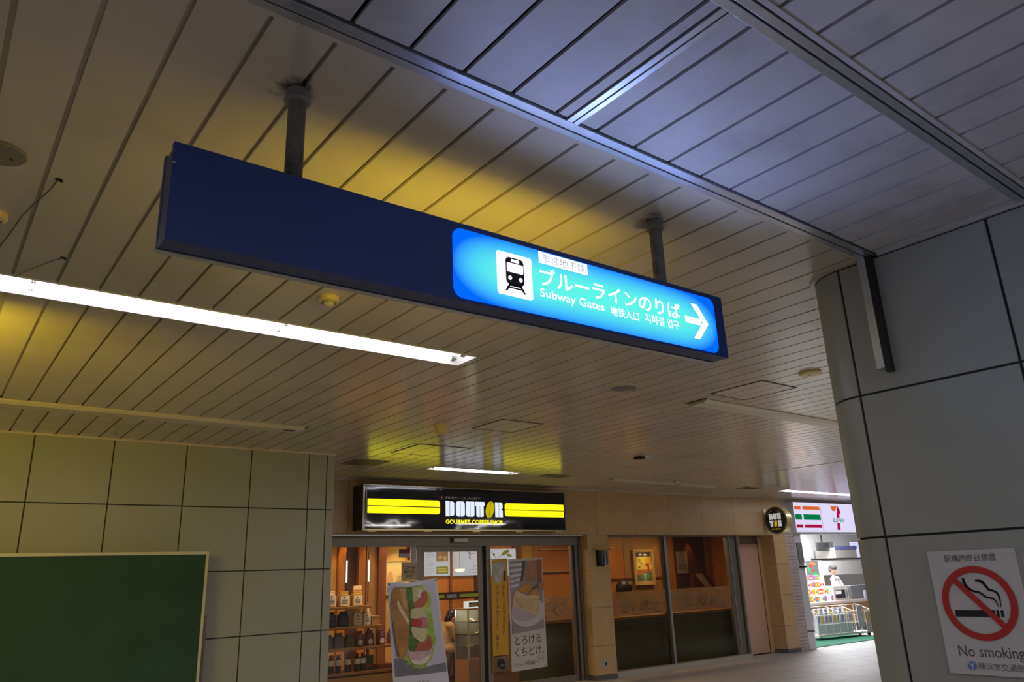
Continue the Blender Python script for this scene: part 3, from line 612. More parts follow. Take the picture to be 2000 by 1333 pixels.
# ---- round projecting sign
rs = thing('round_sign', 'round black projecting sign with brass rim beside the convenience store', 'sign', (11.37, -.37, .79), frame='F')
def RM(x, y, d): return FP(11.32-d, -.37-x, 1.12+y)
bm = bmesh.new(); cyl(bm, FP(11.32, -.37, 1.12), FP(11.50, -.37, 1.12), .335, n=44); obj('drum', bm, BR, rs, smooth=True)
bm = bmesh.new(); prism(bm, ell(0, 0, .335, .335, 44), RM, 0, .008); obj('rim_ring', bm, BR, rs)
bm = bmesh.new(); prism(bm, ell(0, 0, .318, .318, 44), RM, .008, .012); obj('face', bm, pm('black_face', (.012, .012, .012), .25), rs)
ring = ell(0, 0, .30, .30, 40)
flat('thin_ring', stroke(ring+[ring[0]], .006), RM, GREYP, rs, .013)
LW = em('round_lit_white', (.8, .8, .72), .55); LY = em('round_lit_yellow', (.8, .5, .02), .6)
def blk(x0, y0, w, h, kind):
    e = .006
    if kind == 'D': return [rrect(x0, x0+w*.46, y0, y0+h, .004), rrect(x0+w*.54, x0+w, y0, y0+h, .03, corners=(1, 0, 0, 1))]
    if kind == 'O': return [rrect(x0, x0+w*.46, y0, y0+h, .03, corners=(0, 1, 1, 0)), rrect(x0+w*.54, x0+w, y0, y0+h, .03, corners=(1, 0, 0, 1))]
    if kind == 'U': return [rrect(x0, x0+w*.46, y0, y0+h, .03, corners=(0, 0, 1, 0)), rrect(x0+w*.54, x0+w, y0, y0+h, .03, corners=(0, 0, 0, 1))]
    if kind == 'T': return [rect(x0-w*.08, x0+w*1.08, y0+h*.72, y0+h), rect(x0+w*.12, x0+w*.46, y0, y0+h*.72), rect(x0+w*.54, x0+w*.88, y0, y0+h*.72)]
    return [rect(x0, x0+w*.46, y0, y0+h), rrect(x0+w*.54, x0+w, y0+h*.52, y0+h, .03, corners=(1, 0, 0, 1)), rrect(x0+w*.54, x0+w, y0, y0+h*.48, .02, corners=(1, 0, 0, 0))]
fl = []
for i, k in enumerate('DOU'): fl += blk(-.17+i*.118, .015, .10, .15, k)
fl += blk(-.17, -.155, .10, .15, 'T')+blk(.066, -.155, .10, .15, 'R')
flat('brand_letter', fl, RM, LW, rs, .013); flat('bean_letter', [ell(-.018, -.08, .028, .08, 20, rot=-8), ell(.018+.0, -.08, .020, .078, 20, rot=-8)], RM, LY, rs, .013)
text('lettering', 'ドトールコーヒー', -.13, .13, -.235, -.185, RM, LY, rs, .006, .013)
for i, ch in enumerate('FINEST COFFEE'):
    if ch == ' ': continue
    a = math.radians(142-i*8.7); text('lettering', ch, .245*math.cos(a)-.011, .245*math.cos(a)+.011, .245*math.sin(a)-.016, .245*math.sin(a)+.016, RM, GREYP, rs, .01, .013)
fo('wall_plate', B((11.36, 11.46, -.02, 0, .90, 1.42)), BR, rs, bev=.004); fo('arm', B((11.39, 11.43, -.06, 0, 1.26, 1.30), (11.39, 11.43, -.06, 0, .96, 1.0)), BR, rs)
# ---- wall lamp, socket plate
sc = thing('wall_lamp', 'brass bowl wall lamp on the beige pier between door and window', 'wall lamp', (5.80, -.1, .15), frame='F')
bm = bmesh.new(); lathe(bm, FP(5.79, -.12, .49), [(.05, -.045), (.10, -.03), (.17, 0), (.20, .03), (.195, .032), (.16, .012), (0, 0)], 24); obj('bowl', bm, BR, sc, smooth=True)
fo('body', B((5.71, 5.87, -.16, -.02, .19, .46)), pm('smoked_metal', (.10, .11, .13), .25, metal=.9), sc, bev=.012)
fo('fin', B((5.775, 5.80, -.18, -.15, .18, .45)), ALU, sc); fo('back_plate', B((5.69, 5.89, -.02, 0, .16, .50)), BLACKM, sc)
so = thing('socket_plate', 'small metal socket plate low on the beige pier', 'socket', (5.757, -.008, -1.76), frame='F')
fo('plate', B((5.70, 5.815, -.012, 0, -1.76, -1.60)), ALU, so, bev=.004); fo('slot', B((5.74, 5.775, -.014, -.012, -1.71, -1.65)), DARK, so)
# ================================================================== COFFEE SHOP INTERIOR
WOODO = pm('orange_wood', (.50, .20, .045), .38, var=.12, scale=5, stretch=(6, 6, .5))
WOODD = pm('dark_wood', (.085, .035, .018), .4, var=.15, scale=6, stretch=(6, 6, .5))
WOODR = pm('red_brown_wood', (.22, .075, .03), .38, var=.12, scale=5, stretch=(6, 6, .5))
YWALL = pm('ochre_wall', (.62, .40, .11), .6, var=.05)
TAN = pm('tan_wood', (.38, .21, .085), .42, var=.1, scale=5, stretch=(6, 6, .6))
OLIVE = pm('olive_panel', (.10, .085, .04), .5, var=.1)
sw = setting('wall_1', 'wood panelled rear wall of the coffee shop', 'wall', (4, 3.1, FZ), frame='F')
fo('core', B((.5, 7.8, 3.06, 3.15, FZ, 1.05), (7.7, 7.8, 2.26, 3.15, FZ, 1.05), (7.7, 12.0, 2.26, 2.34, FZ, 1.05)), WOODD, sw)
for (a, b, m, p) in ((.6, 1.36, YWALL, 0), (1.36, 1.53, WOODO, .1), (1.53, 1.80, WOODD, 0), (1.80, 1.955, WOODO, .1), (1.955, 2.01, WOODD, .02), (2.01, 2.25, TAN, .03), (2.25, 2.43, WOODR, .1), (2.43, 2.98, YWALL, 0), (2.98, 3.16, WOODR, .1), (3.16, 4.0, WOODO, .02), (4.0, 4.06, WOODR, .06), (4.06, 4.66, WOODO, .02), (4.66, 4.80, WOODD, .03), (4.80, 5.75, WOODO, .02), (5.75, 6.0, WOODR, .05), (6.0, 6.35, YWALL, .0), (6.35, 7.7, WOODO, .02)):
    fo('wall_board', B((a+.003, b-.003, 3.05-p, 3.06, FZ, 1.04)), m, sw)
for (a, b, m, p) in ((7.8, 8.6, WOODO, 0), (8.6, 9.85, TAN, .01), (9.85, 10.25, TAN, .03), (10.25, 10.40, WOODO, .02), (10.42, 11.60, pm('plum_panel', (.10, .045, .035), .5), .03), (11.60, 11.75, pm('olive_gold', (.30, .20, .02), .5), .06), (11.75, 11.9, WOODO, .02)):
    fo('wall_board', B((a+.003, b-.003, 2.25-p, 2.26, FZ, 1.04)), m, sw)
fo('wall_board', B((11.9, 12.0, .5, 2.25, FZ, 1.04)), WOODO, sw); fo('ledge', B((7.8, 9.95, 2.20, 2.25, -.13, -.10)), WOODR, sw)
sc_ = setting('ceiling_1', 'low ceiling inside the coffee shop', 'ceiling', (5, 1.7, 1.05), frame='F')
fo('board', B((-1, 12.1, .35, 3.15, 1.05, 1.08)), pm('shop_ceiling', (.5, .4, .28), .7), sc_)
fl2 = setting('floor_1', 'dark reddish floor inside the coffee shop', 'floor', (5, 1.7, FZ), frame='F')
fo('board', B((-1, 12.1, .34, 3.15, FZ-.01, FZ+.005)), pm('shop_floor', (.09, .05, .045), .3, var=.5, scale=2.5), fl2)
fo('side_wall', B((-.6, -.5, .34, 3.15, FZ, 1.05)), YWALL, sw)
for z in (.63, .11):  # brass bars stand in for the bright lines of lit shelf edges
    r_ = tag(fo('lit_shelf_edge', B((6.55, 7.5, 2.93, 3.03, z-.012, z+.012)), BR, None), 'brass bar for a lit shelf edge, %s on the orange wall behind the crepe cake banner' % ('high' if z > .5 else 'lower'), 'rail', 'lit shelf edges as brass bars')
# glowing slim wall lamps
SL = em('slim_lamp', (.9, .93, .85), 1.3)
for u, w_ in ((1.50, 'nearest the olive wall'), (1.985, 'nearest the framed picture')):
    t = thing('strip_lamp', 'slim white vertical strip lamp on the shop wall, '+w_, 'lamp', (u, 2.85, -.0), frame='F'); t['group'] = 'slim strip lamps'
    bm = bmesh.new(); cyl(bm, FP(u, 2.86, .03), FP(u, 2.86, .46), .016, n=10); obj('tube', bm, SL, t, smooth=True)
    bm = bmesh.new(); cyl(bm, FP(u, 2.88, -.35), FP(u, 2.88, .62), .010, n=8); obj('rod', bm, BLACKM, t)
# framed pictures
def picture(label, u0, u1, z0, z1, v, patches, fr=.05, fm=None):
    t = thing('framed_picture', label, 'picture', ((u0+u1)/2, v, z0), frame='F')
    fm = fm or pm('pale_wood_frame', (.60, .42, .18), .4)
    fo('frame', B((u0, u1, v-.04, v, z0, z0+fr), (u0, u1, v-.04, v, z1-fr, z1), (u0, u0+fr, v-.04, v, z0+fr, z1-fr), (u1-fr, u1, v-.04, v, z0+fr, z1-fr)), fm, t)
    w, h = u1-u0-2*fr, z1-z0-2*fr; mp = lambda x, y, d: FP(u0+fr+x*w, v-.015-d, z0+fr+y*h)
    flat('print', [rect(0, 1, 0, 1)], mp, pm('cream_print', (.68, .55, .30), .5), t, .001)
    for i, (polys, c) in enumerate(patches): flat('print_patch', polys, mp, pm('ink_%02d%02d%02d' % tuple(int(x*99) for x in c), c, .5), t, .003+i*.0012, .001)
    return t
picture('tall framed abstract print glowing through the left window pane', 8.86, 9.56, -.29, .58, 2.19,
        [([rect(.02, .98, .84, .98)], (.10, .07, .12)), ([rect(.02, .98, .42, .84)], (.66, .55, .12)), ([rect(.02, .98, .02, .42)], (.10, .17, .12)), ([rect(.02, .55, .24, .42), rect(.58, .98, .32, .42)], (.50, .16, .06)),
         ([rect(.60, .98, .56, .80), ell(.25, .70, .12, .06)], (.60, .36, .04)), ([rect(.70, .82, .34, .62), rect(.58, .70, .52, .60)], (.42, .05, .03)), ([ell(.5, .18, .28, .12), rect(.30, .70, .03, .16)], (.16, .28, .16)), ([rect(.44, .60, .24, .28), rect(.50, .53, .02, .24), ell(.3, .91, .08, .03), ell(.6, .9, .1, .03)], (.75, .72, .5)), ([ell(.22, .74, .04, .02), ell(.35, .62, .03, .03), ell(.2, .5, .06, .02)], (.12, .08, .06))], .07)
picture('brightly lit food picture behind the sandwich banner', 2.42, 2.98, -.25, .44, 2.98,
        [([rect(0, 1, .12, .88)], (.78, .62, .28)), ([ell(.16, .45, .14, .25)], (.62, .36, .22)), ([ell(.70, .18, .26, .12)], (.65, .06, .02)), ([stroke([(.45+.07*i, .30), (.62+.07*i, .62)], .012)[0] for i in range(5)], (.25, .08, .05)), ([stroke([(.44, .34+.07*i), (.92, .28+.07*i)], .012)[0] for i in range(4)], (.25, .08, .05)), ([ell(.1, .12, .1, .1)], (.16, .18, .26)), ([ell(.25, .2, .12, .08)], (.55, .5, .5))], .02)
# menu boards
PAPER = pm('menu_paper', (.80, .78, .78), .6)
def board(label, u0, u1, z0, z1, v, patches, texts=()):
    t = thing('menu_board', label, 'menu board', ((u0+u1)/2, v, z0), frame='F')
    fo('panel', B((u0, u1, v-.02, v, z0, z1)), em('backlit_menu', (.80, .79, .85), .62), t)
    w, h = u1-u0, z1-z0; mp = lambda x, y, d: FP(u0+x*w, v-.02-d, z0+y*h)
    for i, (polys, c) in enumerate(patches): flat('print_patch', polys, mp, pm('ink_%02d%02d%02d' % tuple(int(x*99) for x in c), c, .5), t, .002+i*.001, .001)
    return t
def lines(x0, x1, y0, y1, n, seed=1):
    r = random.Random(seed); o = []
    for i in range(n):
        y = y1-(y1-y0)*i/max(1, n-1); e = x0+(x1-x0)*r.uniform(.6, 1); x = x0
        while x < e:
            w = r.uniform(.02, .06); o.append(rect(x, min(x+w, e), y-.008, y+.008)); x += w+.015
    return o
board('white menu board with two small photos above the sandwich banner', 3.34, 3.97, .10, .64, 2.95, [(lines(.05, .40, .40, .92, 9)+lines(.05, .4, .1, .3, 4, 2), (.35, .32, .42)), ([rect(.45, .92, .56, .93)], (.30, .25, .18)), ([rect(.45, .92, .08, .36)], (.22, .32, .10)), ([ell(.6, .72, .08, .07), ell(.8, .68, .07, .1)], (.55, .48, .42)), ([rect(.5, .88, .14, .2), rect(.47, .85, .25, .29)], (.45, .55, .2))])
board('white menu board with red line drawings behind the sliding door', 4.06, 4.86, .09, .66, 2.95, [(stroke([(.52, .95), (.52, .62)], .012)+stroke([(.56, .95), (.56, .62)], .012)+stroke([(.45, .62), (.62, .62)], .012)+stroke([(.66, .5), (.66, .25)], .01)+stroke([(.84, .5), (.84, .25)], .01)+stroke([(.66, .36), (.84, .36)], .01)+stroke(ell(.72, .16, .2, .07, 16), .01)+stroke(ell(.62, .9, .14, .08, 14), .02)+lines(.02, .07, .1, .9, 14), (.50, .12, .12))])
board('white menu board with green leaf drawing right of the sliding door', 5.0, 5.78, .05, .66, 2.95, [(stroke([(.1, .9), (.3, .6), (.5, .8), (.7, .5)], .012)+stroke(ell(.2, .5, .1, .1, 12), .01), (.30, .3, .35)), ([ell(.62, .86, .16, .07, rot=30), ell(.75, .75, .1, .05, rot=-20)], (.40, .52, .15)), ([ell(.2, .78, .03, .05)], (.05, .05, .05))])
# hanging dome lamp seen against the menu
dl = thing('dome_lamp', 'small glowing dome lamp in front of the red drawn menu board', 'lamp', (3.86, 2.2, .12), frame='F')
bm = bmesh.new(); lathe(bm, FP(3.90, 2.4, .21), [(0, -.05), (.06, -.044), (.10, -.025), (.115, 0), (.10, .012), (0, .02)], 24); obj('shade', bm, em('dome_glow', (1, .86, .62), 1.6), dl, smooth=True)
fo('stem', B((3.893, 3.907, 2.393, 2.407, .22, 1.05)), BR, dl)
# notices on the glass
def notice(name, label, u0, u1, z0, z1, v, mat, patches=(), texts=()):
    t = thing(name, label, 'notice', ((u0+u1)/2, v, z0), frame='F'); fo('sheet', B((u0, u1, v-.004, v, z0, z1)), mat, t)
    w, h = u1-u0, z1-z0; mp = lambda x, y, d: FP(u0+x*w, v-.004-d, z0+y*h)
    for i, (polys, c) in enumerate(patches): flat('print_patch', polys, mp, pm('ink_%02d%02d%02d' % tuple(int(x*99) for x in c), c, .5), t, .001+i*.001, .0008)
    for (s, a, b, c, d, m) in texts: text('lettering', s, a, b, c, d, mp, m, t, .012, .003)
    return t
INK = pm('dark_ink', (.05, .04, .035), .6)
notice('security_sticker', 'small maroon and blue security sticker on the shop glass', 1.345, 1.565, .41, .56, .295, pm('pale_blue_sheet', (.35, .36, .50), .5), [([rect(0, 1, .5, 1)], (.22, .02, .08))], [('SECOM', .08, .92, .1, .4, WHITE)])
notice('glass_notice', 'tall pale translucent notice at the top of the left shop pane', 1.575, 1.69, .02, .60, .290, pm('lavender_sheet', (.55, .53, .60), .6), [(lines(.1, .9, .5, .9, 6), (.35, .33, .4))])
notice('event_notice', 'beige coffee beans day notice behind the sandwich banner', 1.395, 1.70, .0, .33, .284, pm('beige_sheet', (.42, .34, .20), .6), [([rect(0, 1, 0, .14)], (.60, .52, .0))], [('COFFEE', .1, .9, .66, .80, INK), ('BEANS', .15, .85, .45, .59, INK), ('DAY', .28, .72, .24, .38, INK)])
# band and opening hours on the sliding door
bd = thing('door_decal', 'dark band with two green stripes across the sliding door glass', 'decal', (2.5, .32, -.34), frame='F')
Md = FM(.322)
flat('band', [rect(1.87, 3.01, -.335, -.205)], Md, glass('dark_film', (.45, .4, .35), .02, .3, op=.45, opcol=(.12, .11, .09)), bd, .001)
flat('stripe', [rect(1.87, 2.28, -.30, -.245), rect(2.60, 3.01, -.30, -.245)], Md, pm('leaf_green_print', (.42, .50, .05), .5), bd, .003)
brand(Md, bd, 2.34, 2.54, -.305, -.24, (GREYP, GREYP), .003)
flat('faint_print', [[(2.26+x*.32, -.62+y*.26) for x, y in q] for q in lines(.0, 1, .05, .95, 5, 4)], Md, GREYP, bd, .001)
# ---- goods shelf
SHW = pm('shelf_wood', (.26, .125, .045), .4, var=.1, scale=5)
shelf = thing('display_shelf', 'wooden display shelf of coffee goods seen through the left pane', 'shelf', (.9, 1.05, FZ), frame='F')
SZ = (-.372, -.70, -1.04, -1.43)
for z, u1 in zip(SZ, (1.10, 1.34, 1.75, 1.80)): fo('shelf_board', B((.05, u1, .84, 1.30, z-.045, z)), SHW, shelf, bev=.003)
for u in (.10, 1.24): fo('upright', B((u, u+.035, 1.27, 1.32, FZ, SZ[0 if u < 1 else 1]+.0)), WOODD, shelf)
fo('base_cabinet', B((.05, 1.80, .84, 1.30, FZ, -1.50)), TAN, shelf)
LBL = pm('white_label', (.72, .70, .66), .6)
def bag(label, group, u, z, w, h, side, front, deco, clip=None, v=.98, dep=.13):
    t = thing('coffee_bag', label, 'bag', (u, v, z), group=group, frame='F')
    bm = bmesh.new(); pr = [(-w/2, 0), (w/2, 0), (w/2*1.03, h*.35), (w/2*.97, h*.72), (w*.30, h*.84), (-w*.30, h*.84), (-w/2*.97, h*.72), (-w/2*1.03, h*.35)]
    prism(bm, pr, lambda x, y, d: (u+x, v+d, z+y), 0, dep); fo('pouch', bm, side, t, bev=.008)
    bm = bmesh.new(); prism(bm, [(-w*.34, h*.80), (w*.34, h*.80), (w*.40, h), (-w*.40, h)], lambda x, y, d: (u+x, v+.03+d, z+y), 0, .05); fo('fold', bm, side if clip is None else clip, t, bev=.006)
    mp = lambda x, y, d: FP(u+x*w, v-d, z+y*h)
    if front is not None: flat('label', [rect(-.36, .42, .06, .70)], mp, front, t, .004)
    if deco == 'text': flat('printed_marks', [ell(-.05, .60, .09, .05, 10)]+[rect(-.24, .28, y, y+.025) for y in (.44, .36, .28, .20)], mp, pm('navy_ink', (.05, .05, .16), .6), t, .007)
    if deco == 'disc': flat('round_label', [ell(.0, .26, .30, .19, 18)], mp, LBL, t, .007); flat('printed_marks', [rect(-.2, .2, .60, .64), ell(0, .74, .12, .03, 10)], mp, pm('pink_ink', (.5, .25, .35), .6), t, .005)
    if deco == 'lines': flat('printed_marks', [rect(-.3, .3, y, y+.03) for y in (.6, .5, .3, .2)], mp, pm('dull_ink', (.16, .17, .22), .6), t, .004)
    return t
GOLD = pm('gold_foil_bag', (.42, .23, .05), .35); CRB = pm('cream_bag', (.60, .50, .38), .5); NAVY = pm('navy_bag', (.035, .045, .12), .45)
MAR = pm('maroon_bag', (.16, .035, .07), .45); GRB = pm('grey_bag', (.20, .20, .22), .45); OLB = pm('olive_bag', (.12, .10, .06), .45)
g1 = 'coffee bags on the top board of the display shelf'
b0 = bag('gold coffee bag with white label, middle of the top shelf board', g1, .655, SZ[0], .21, .25, GOLD, LBL, 'text')
bag('gold coffee bag before the pink box, end of the top shelf board', g1, .90, SZ[0], .20, .25, GOLD, LBL, 'text')
bag('cream coffee bag half hidden by the olive panelled wall, top shelf board', g1, .42, SZ[0], .17, .26, CRB, LBL, 'text')
t = thing('pink_box', 'upright pink box at the end of the top shelf board', 'box', (1.0, 1.13, SZ[0]), frame='F'); fo('carton', B((.88, 1.04, 1.13, 1.20, SZ[0], SZ[0]+.34)), pm('pink_card', (.55, .33, .24), .6), t); fo('lid_flap', B((.885, 1.035, 1.125, 1.13, SZ[0]+.27, SZ[0]+.335)), CRB, t)
g2 = 'coffee bags on the second board of the display shelf'
bag('navy coffee bag touching the olive wall edge, second shelf board', g2, .44, SZ[1], .14, .25, NAVY, None, 'lines')
bag('navy coffee bag next to the cream ones, second shelf board', g2, .66, SZ[1], .18, .25, NAVY, None, 'lines')
bag('cream coffee bag with large white letter mark, second shelf board', g2, .92, SZ[1], .17, .27, CRB, LBL, 'text')
bag('cream coffee bag leaning before a pale box, second shelf board', g2, 1.09, SZ[1], .14, .27, CRB, LBL, 'text')
t = thing('cardboard_box', 'low brown box at the end of the second shelf board', 'box', (1.24, 1.0, SZ[1]), frame='F'); fo('carton', B((1.17, 1.32, .95, 1.15, SZ[1], SZ[1]+.14)), TAN, t); fo('lid', B((1.165, 1.325, .945, 1.155, SZ[1]+.12, SZ[1]+.15)), pm('kraft_card', (.38, .23, .11), .6), t)
g3 = 'packets on the third board of the display shelf'
bag('grey coffee packet touching the olive wall edge, third shelf board', g3, .41, SZ[2], .11, .22, GRB, None, 'lines')
bag('grey coffee packet with pointed top, third shelf board', g3, .585, SZ[2], .17, .24, GRB, None, 'lines')
bag('olive coffee packet beside the maroon ones, third shelf board', g3, .78, SZ[2], .15, .20, OLB, None, 'lines')
for u, l in ((.97, 'next to the olive packet'), (1.16, 'second of the maroon row'), (1.385, 'third of the maroon row beside a pink strip'), (1.60, 'half hidden by the sandwich banner')):
    bag('maroon coffee packet with round white label, '+l, g3, u, SZ[2], .14, .25, MAR, None, 'disc')
g4 = 'bottles on the bottom board of the display shelf'
RED = pm('red_cap', (.20, .03, .025), .4); BOT = pm('dark_bottle', (.018, .022, .026), .12)
def bottle(label, u, v=.95):
    t = thing('coffee_bottle', label, 'bottle', (u, v, SZ[3]), group=g4, frame='F'); c = FP(u, v, SZ[3])
    bm = bmesh.new(); lathe(bm, c, [(.046, 0), (.05, .01), (.05, .20), (.043, .225), (.028, .245)], 18); obj('glass_body', bm, BOT, t, smooth=True)
    bm = bmesh.new(); lathe(bm, c, [(.034, .245), (.036, .25), (.036, .285), (.03, .29)], 16); obj('cap', bm, RED, t, smooth=True)
    bm = bmesh.new(); lathe(bm, c, [(.0515, .12), (.0515, .205)], 18); obj('label', bm, LBL, t, smooth=True)
    return t
for u, l in ((.56, 'first bottle from the olive wall'), (.735, 'second bottle from the olive wall'), (.90, 'third bottle from the olive wall'), (1.01, 'fourth bottle from the olive wall')):
    bottle('dark bottle with red cap on the bottom shelf board, '+l, u)
bottle('dark bottle half behind the olive wall edge, bottom shelf board', .43)
t = thing('green_packet', 'dark green packet standing on the bottom shelf board', 'packet', (1.14, .97, SZ[3]), frame='F'); fo('pouch', B((1.07, 1.21, .95, 1.0, SZ[3], SZ[3]+.24)), pm('green_card', (.02, .06, .035), .5), t, bev=.006); fo('band', B((1.065, 1.215, .946, .95, SZ[3]+.05, SZ[3]+.09)), RED, t)
t = thing('red_book', 'flat red box lying on the bottom shelf board near the banner', 'box', (1.42, 1.0, SZ[3]), frame='F'); fo('carton', B((1.30, 1.56, .90, 1.12, SZ[3], SZ[3]+.05)), pm('crimson_card', (.22, .015, .03), .4), t); fo('lid', B((1.295, 1.565, .895, 1.125, SZ[3]+.04, SZ[3]+.07)), RED, t)
# ---- showcase, table, cup
cs = thing('showcase', 'tall glass food showcase with a lit sign box on top, inside the door', 'showcase', (3.35, 1.2, FZ), frame='F')
q = FP(3.45, 1.1, -.60); point(q.x, q.y, q.z, 3.0, (1, .92, .75), .02, 'showcase_lamp')
fo('base', B((3.17, 3.75, .95, 1.45, FZ, -1.46)), TAN, cs); fo('corner_post', B((3.17, 3.195, .95, .975, -1.46, -.56)), ALU, cs); fo('corner_post', B((3.73, 3.75, .95, .975, -1.46, -.56)), ALU, cs); fo('corner_post', B((3.17, 3.195, 1.42, 1.45, -1.46, -.56)), ALU, cs)
fo('top', B((3.16, 3.76, .94, 1.46, -.56, -.53)), TAN, cs); fo('back_panel', B((3.2, 3.74, 1.43, 1.45, -1.46, -.56)), pm('grey_back', (.30, .31, .26), .5), cs)
for z in (-1.25, -1.02, -.79): fo('glass_shelf', B((3.19, 3.74, .98, 1.43, z, z+.012)), GL, cs); fo('shelf_edge', B((3.19, 3.74, .965, .98, z-.005, z+.017)), ALU, cs)
fo('front_glass', B((3.195, 3.73, .953, .958, -1.46, -.56)), GL, cs); fo('side_glass', B((3.172, 3.177, .975, 1.42, -1.46, -.56)), GL, cs)
fo('sign_box', B((3.17, 3.50, .96, 1.1, -.53, -.40)), em('case_sign_white', (.85, .83, .75), .9), cs)
flat('sign_box_face', [rect(3.20, 3.47, -.505, -.425)], FM(.96), pm('black_face', (.012, .012, .012), .25), cs, .002)
brand(FM(.96), cs, 3.27, 3.40, -.49, -.44, (GREYP, GREYP), .005)
flat('sign_stripe', [rect(3.205, 3.26, -.475, -.455), rect(3.41, 3.465, -.475, -.455)], FM(.96), BR, cs, .005)
g5 = 'plated food in the showcase'
for u, z, l, c in ((3.33, -1.25, 'lowest shelf', (.5, .3, .12)), (3.40, -1.02, 'middle shelf', (.22, .30, .10)), (3.36, -.79, 'top shelf', (.55, .5, .42)), (3.58, -1.02, 'middle shelf behind the door stile', (.5, .35, .2))):
    t = thing('food_plate', 'small plate of food in the glass showcase, '+l, 'plate', (u, 1.15, z+.012), group=g5, frame='F'); q = FP(u, 1.15, z+.012)
    bm = bmesh.new(); lathe(bm, q, [(.05, 0), (.085, .014), (.083, .017), (0, .008)], 20); obj('plate', bm, WHITE, t, smooth=True)
    bm = bmesh.new(); lathe(bm, q, [(.06, .014), (.055, .04), (.02, .055), (0, .056)], 12); obj('food', bm, pm('food_%d' % int(c[0]*99), c, .6, var=.4, scale=30), t, smooth=True)
tb = thing('cafe_table', 'small dark cafe table where the coated customer leans', 'table', (4.0, 2.25, FZ), frame='F')
fo('table_top', B((3.78, 4.45, 2.0, 2.55, -1.03, -.99)), TAN, tb, bev=.006); bm = bmesh.new(); cyl(bm, FP(4.1, 2.28, FZ+.02), FP(4.1, 2.28, -1.03), .03); obj('leg', bm, BLACKM, tb, smooth=True)
bm = bmesh.new(); cyl(bm, FP(4.1, 2.28, FZ), FP(4.1, 2.28, FZ+.02), .2, n=24); obj('foot', bm, BLACKM, tb, smooth=True)
cu = thing('coffee_cup', 'beige paper cup held over the cafe table', 'cup', (3.86, 2.16, -.985), frame='F')
bm = bmesh.new(); lathe(bm, FP(3.86, 2.16, -.985), [(.035, 0), (.05, .11), (.046, .11), (.03, .01)], 18); obj('wall', bm, CRB, cu, smooth=True)
bm = bmesh.new(); lathe(bm, FP(3.86, 2.16, -.985), [(.052, .108), (.052, .122), (.04, .128), (0, .128)], 18); obj('lid', bm, pm('cup_lid', (.5, .42, .33), .4), cu, smooth=True)
st = thing('cafe_stool', 'dark stool under the coated customer', 'stool', (3.45, 2.3, FZ), frame='F')
fo('seat', B((3.29, 3.61, 2.13, 2.47, -1.42, -1.37)), RED, st, bev=.01)
for a, b in ((3.31, 2.15), (3.57, 2.15), (3.31, 2.43), (3.57, 2.43)): fo('leg', B((a, a+.025, b, b+.025, FZ, -1.42)), BLACKM, st)
dk = thing('service_counter', 'dark red low counter behind the seated customer', 'counter', (4.8, 2.75, FZ), frame='F')
fo('body', B((3.9, 5.6, 2.62, 2.95, FZ, -.95)), pm('dark_red_panel', (.07, .02, .015), .4), dk); fo('worktop', B((3.88, 5.62, 2.60, 2.96, -.95, -.91)), WOODR, dk)
# right part of the shop: bench wall, seat back seen below the etched band
bw = thing('bench_seat', 'olive upholstered bench back along the crepe banner pane', 'bench', (5.0, .95, FZ), frame='F')
fo('back', B((4.3, 5.7, .9, 1.0, FZ, -.92)), OLIVE, bw); fo('top_rail', B((4.28, 5.72, .88, 1.02, -.92, -.86)), TAN, bw)
b2 = thing('window_counter', 'long wooden counter running behind the tall shop window', 'counter', (8, .5, FZ), frame='F')
fo('top', B((6.1, 11.7, .42, .95, -.93, -.88)), TAN, b2, bev=.004); fo('front_panel', B((6.1, 11.7, .48, .52, FZ, -.93)), pm('olive_glass_panel', (.115, .115, .062), .45, var=.35, scale=1.2), b2)
fo('trim_strip', B((6.1, 11.7, .47, .48, -1.10, -1.06)), OLIVE, b2)
# red fabric with white sash hanging inside the second pane
rf = thing('red_cushion', 'dark red cushion with a white sash behind the second window pane', 'cushion', (10.95, 1.9, -.40), frame='F')
bm = bmesh.new(); prism(bm, [(10.62, -.42), (11.50, -.42), (11.28, -.14), (11.16, -.07), (10.72, -.06), (10.62, -.12)], lambda x, y, d: (x, d, y), 1.86, 1.98); fo('body', bm, pm('crimson_fabric', (.10, .008, .012), .7), rf, bev=.02)
bm = bmesh.new(); prism(bm, [(10.70, -.065), (10.98, -.065), (11.30, -.415), (11.06, -.415)], lambda x, y, d: (x, d, y), 1.845, 1.855); fo('sash', bm, pm('pale_sash', (.42, .36, .33), .7), rf)
fo('support', B((10.66, 11.4, 1.88, 1.96, -.95, -.42)), WOODD, rf)
wp = notice('wall_poster', 'pale grey printed poster on the plum wall behind the second pane', 10.42, 10.84, -.05, .50, 2.18, pm('pale_poster', (.30, .29, .27), .6), [(lines(.1, .9, .52, .68, 3, 6), (.05, .04, .05)), ([rect(.1, .9, .15, .45)], (.18, .19, .15)), ([ell(.5, .86, .08, .05)], (.2, .18, .18))])
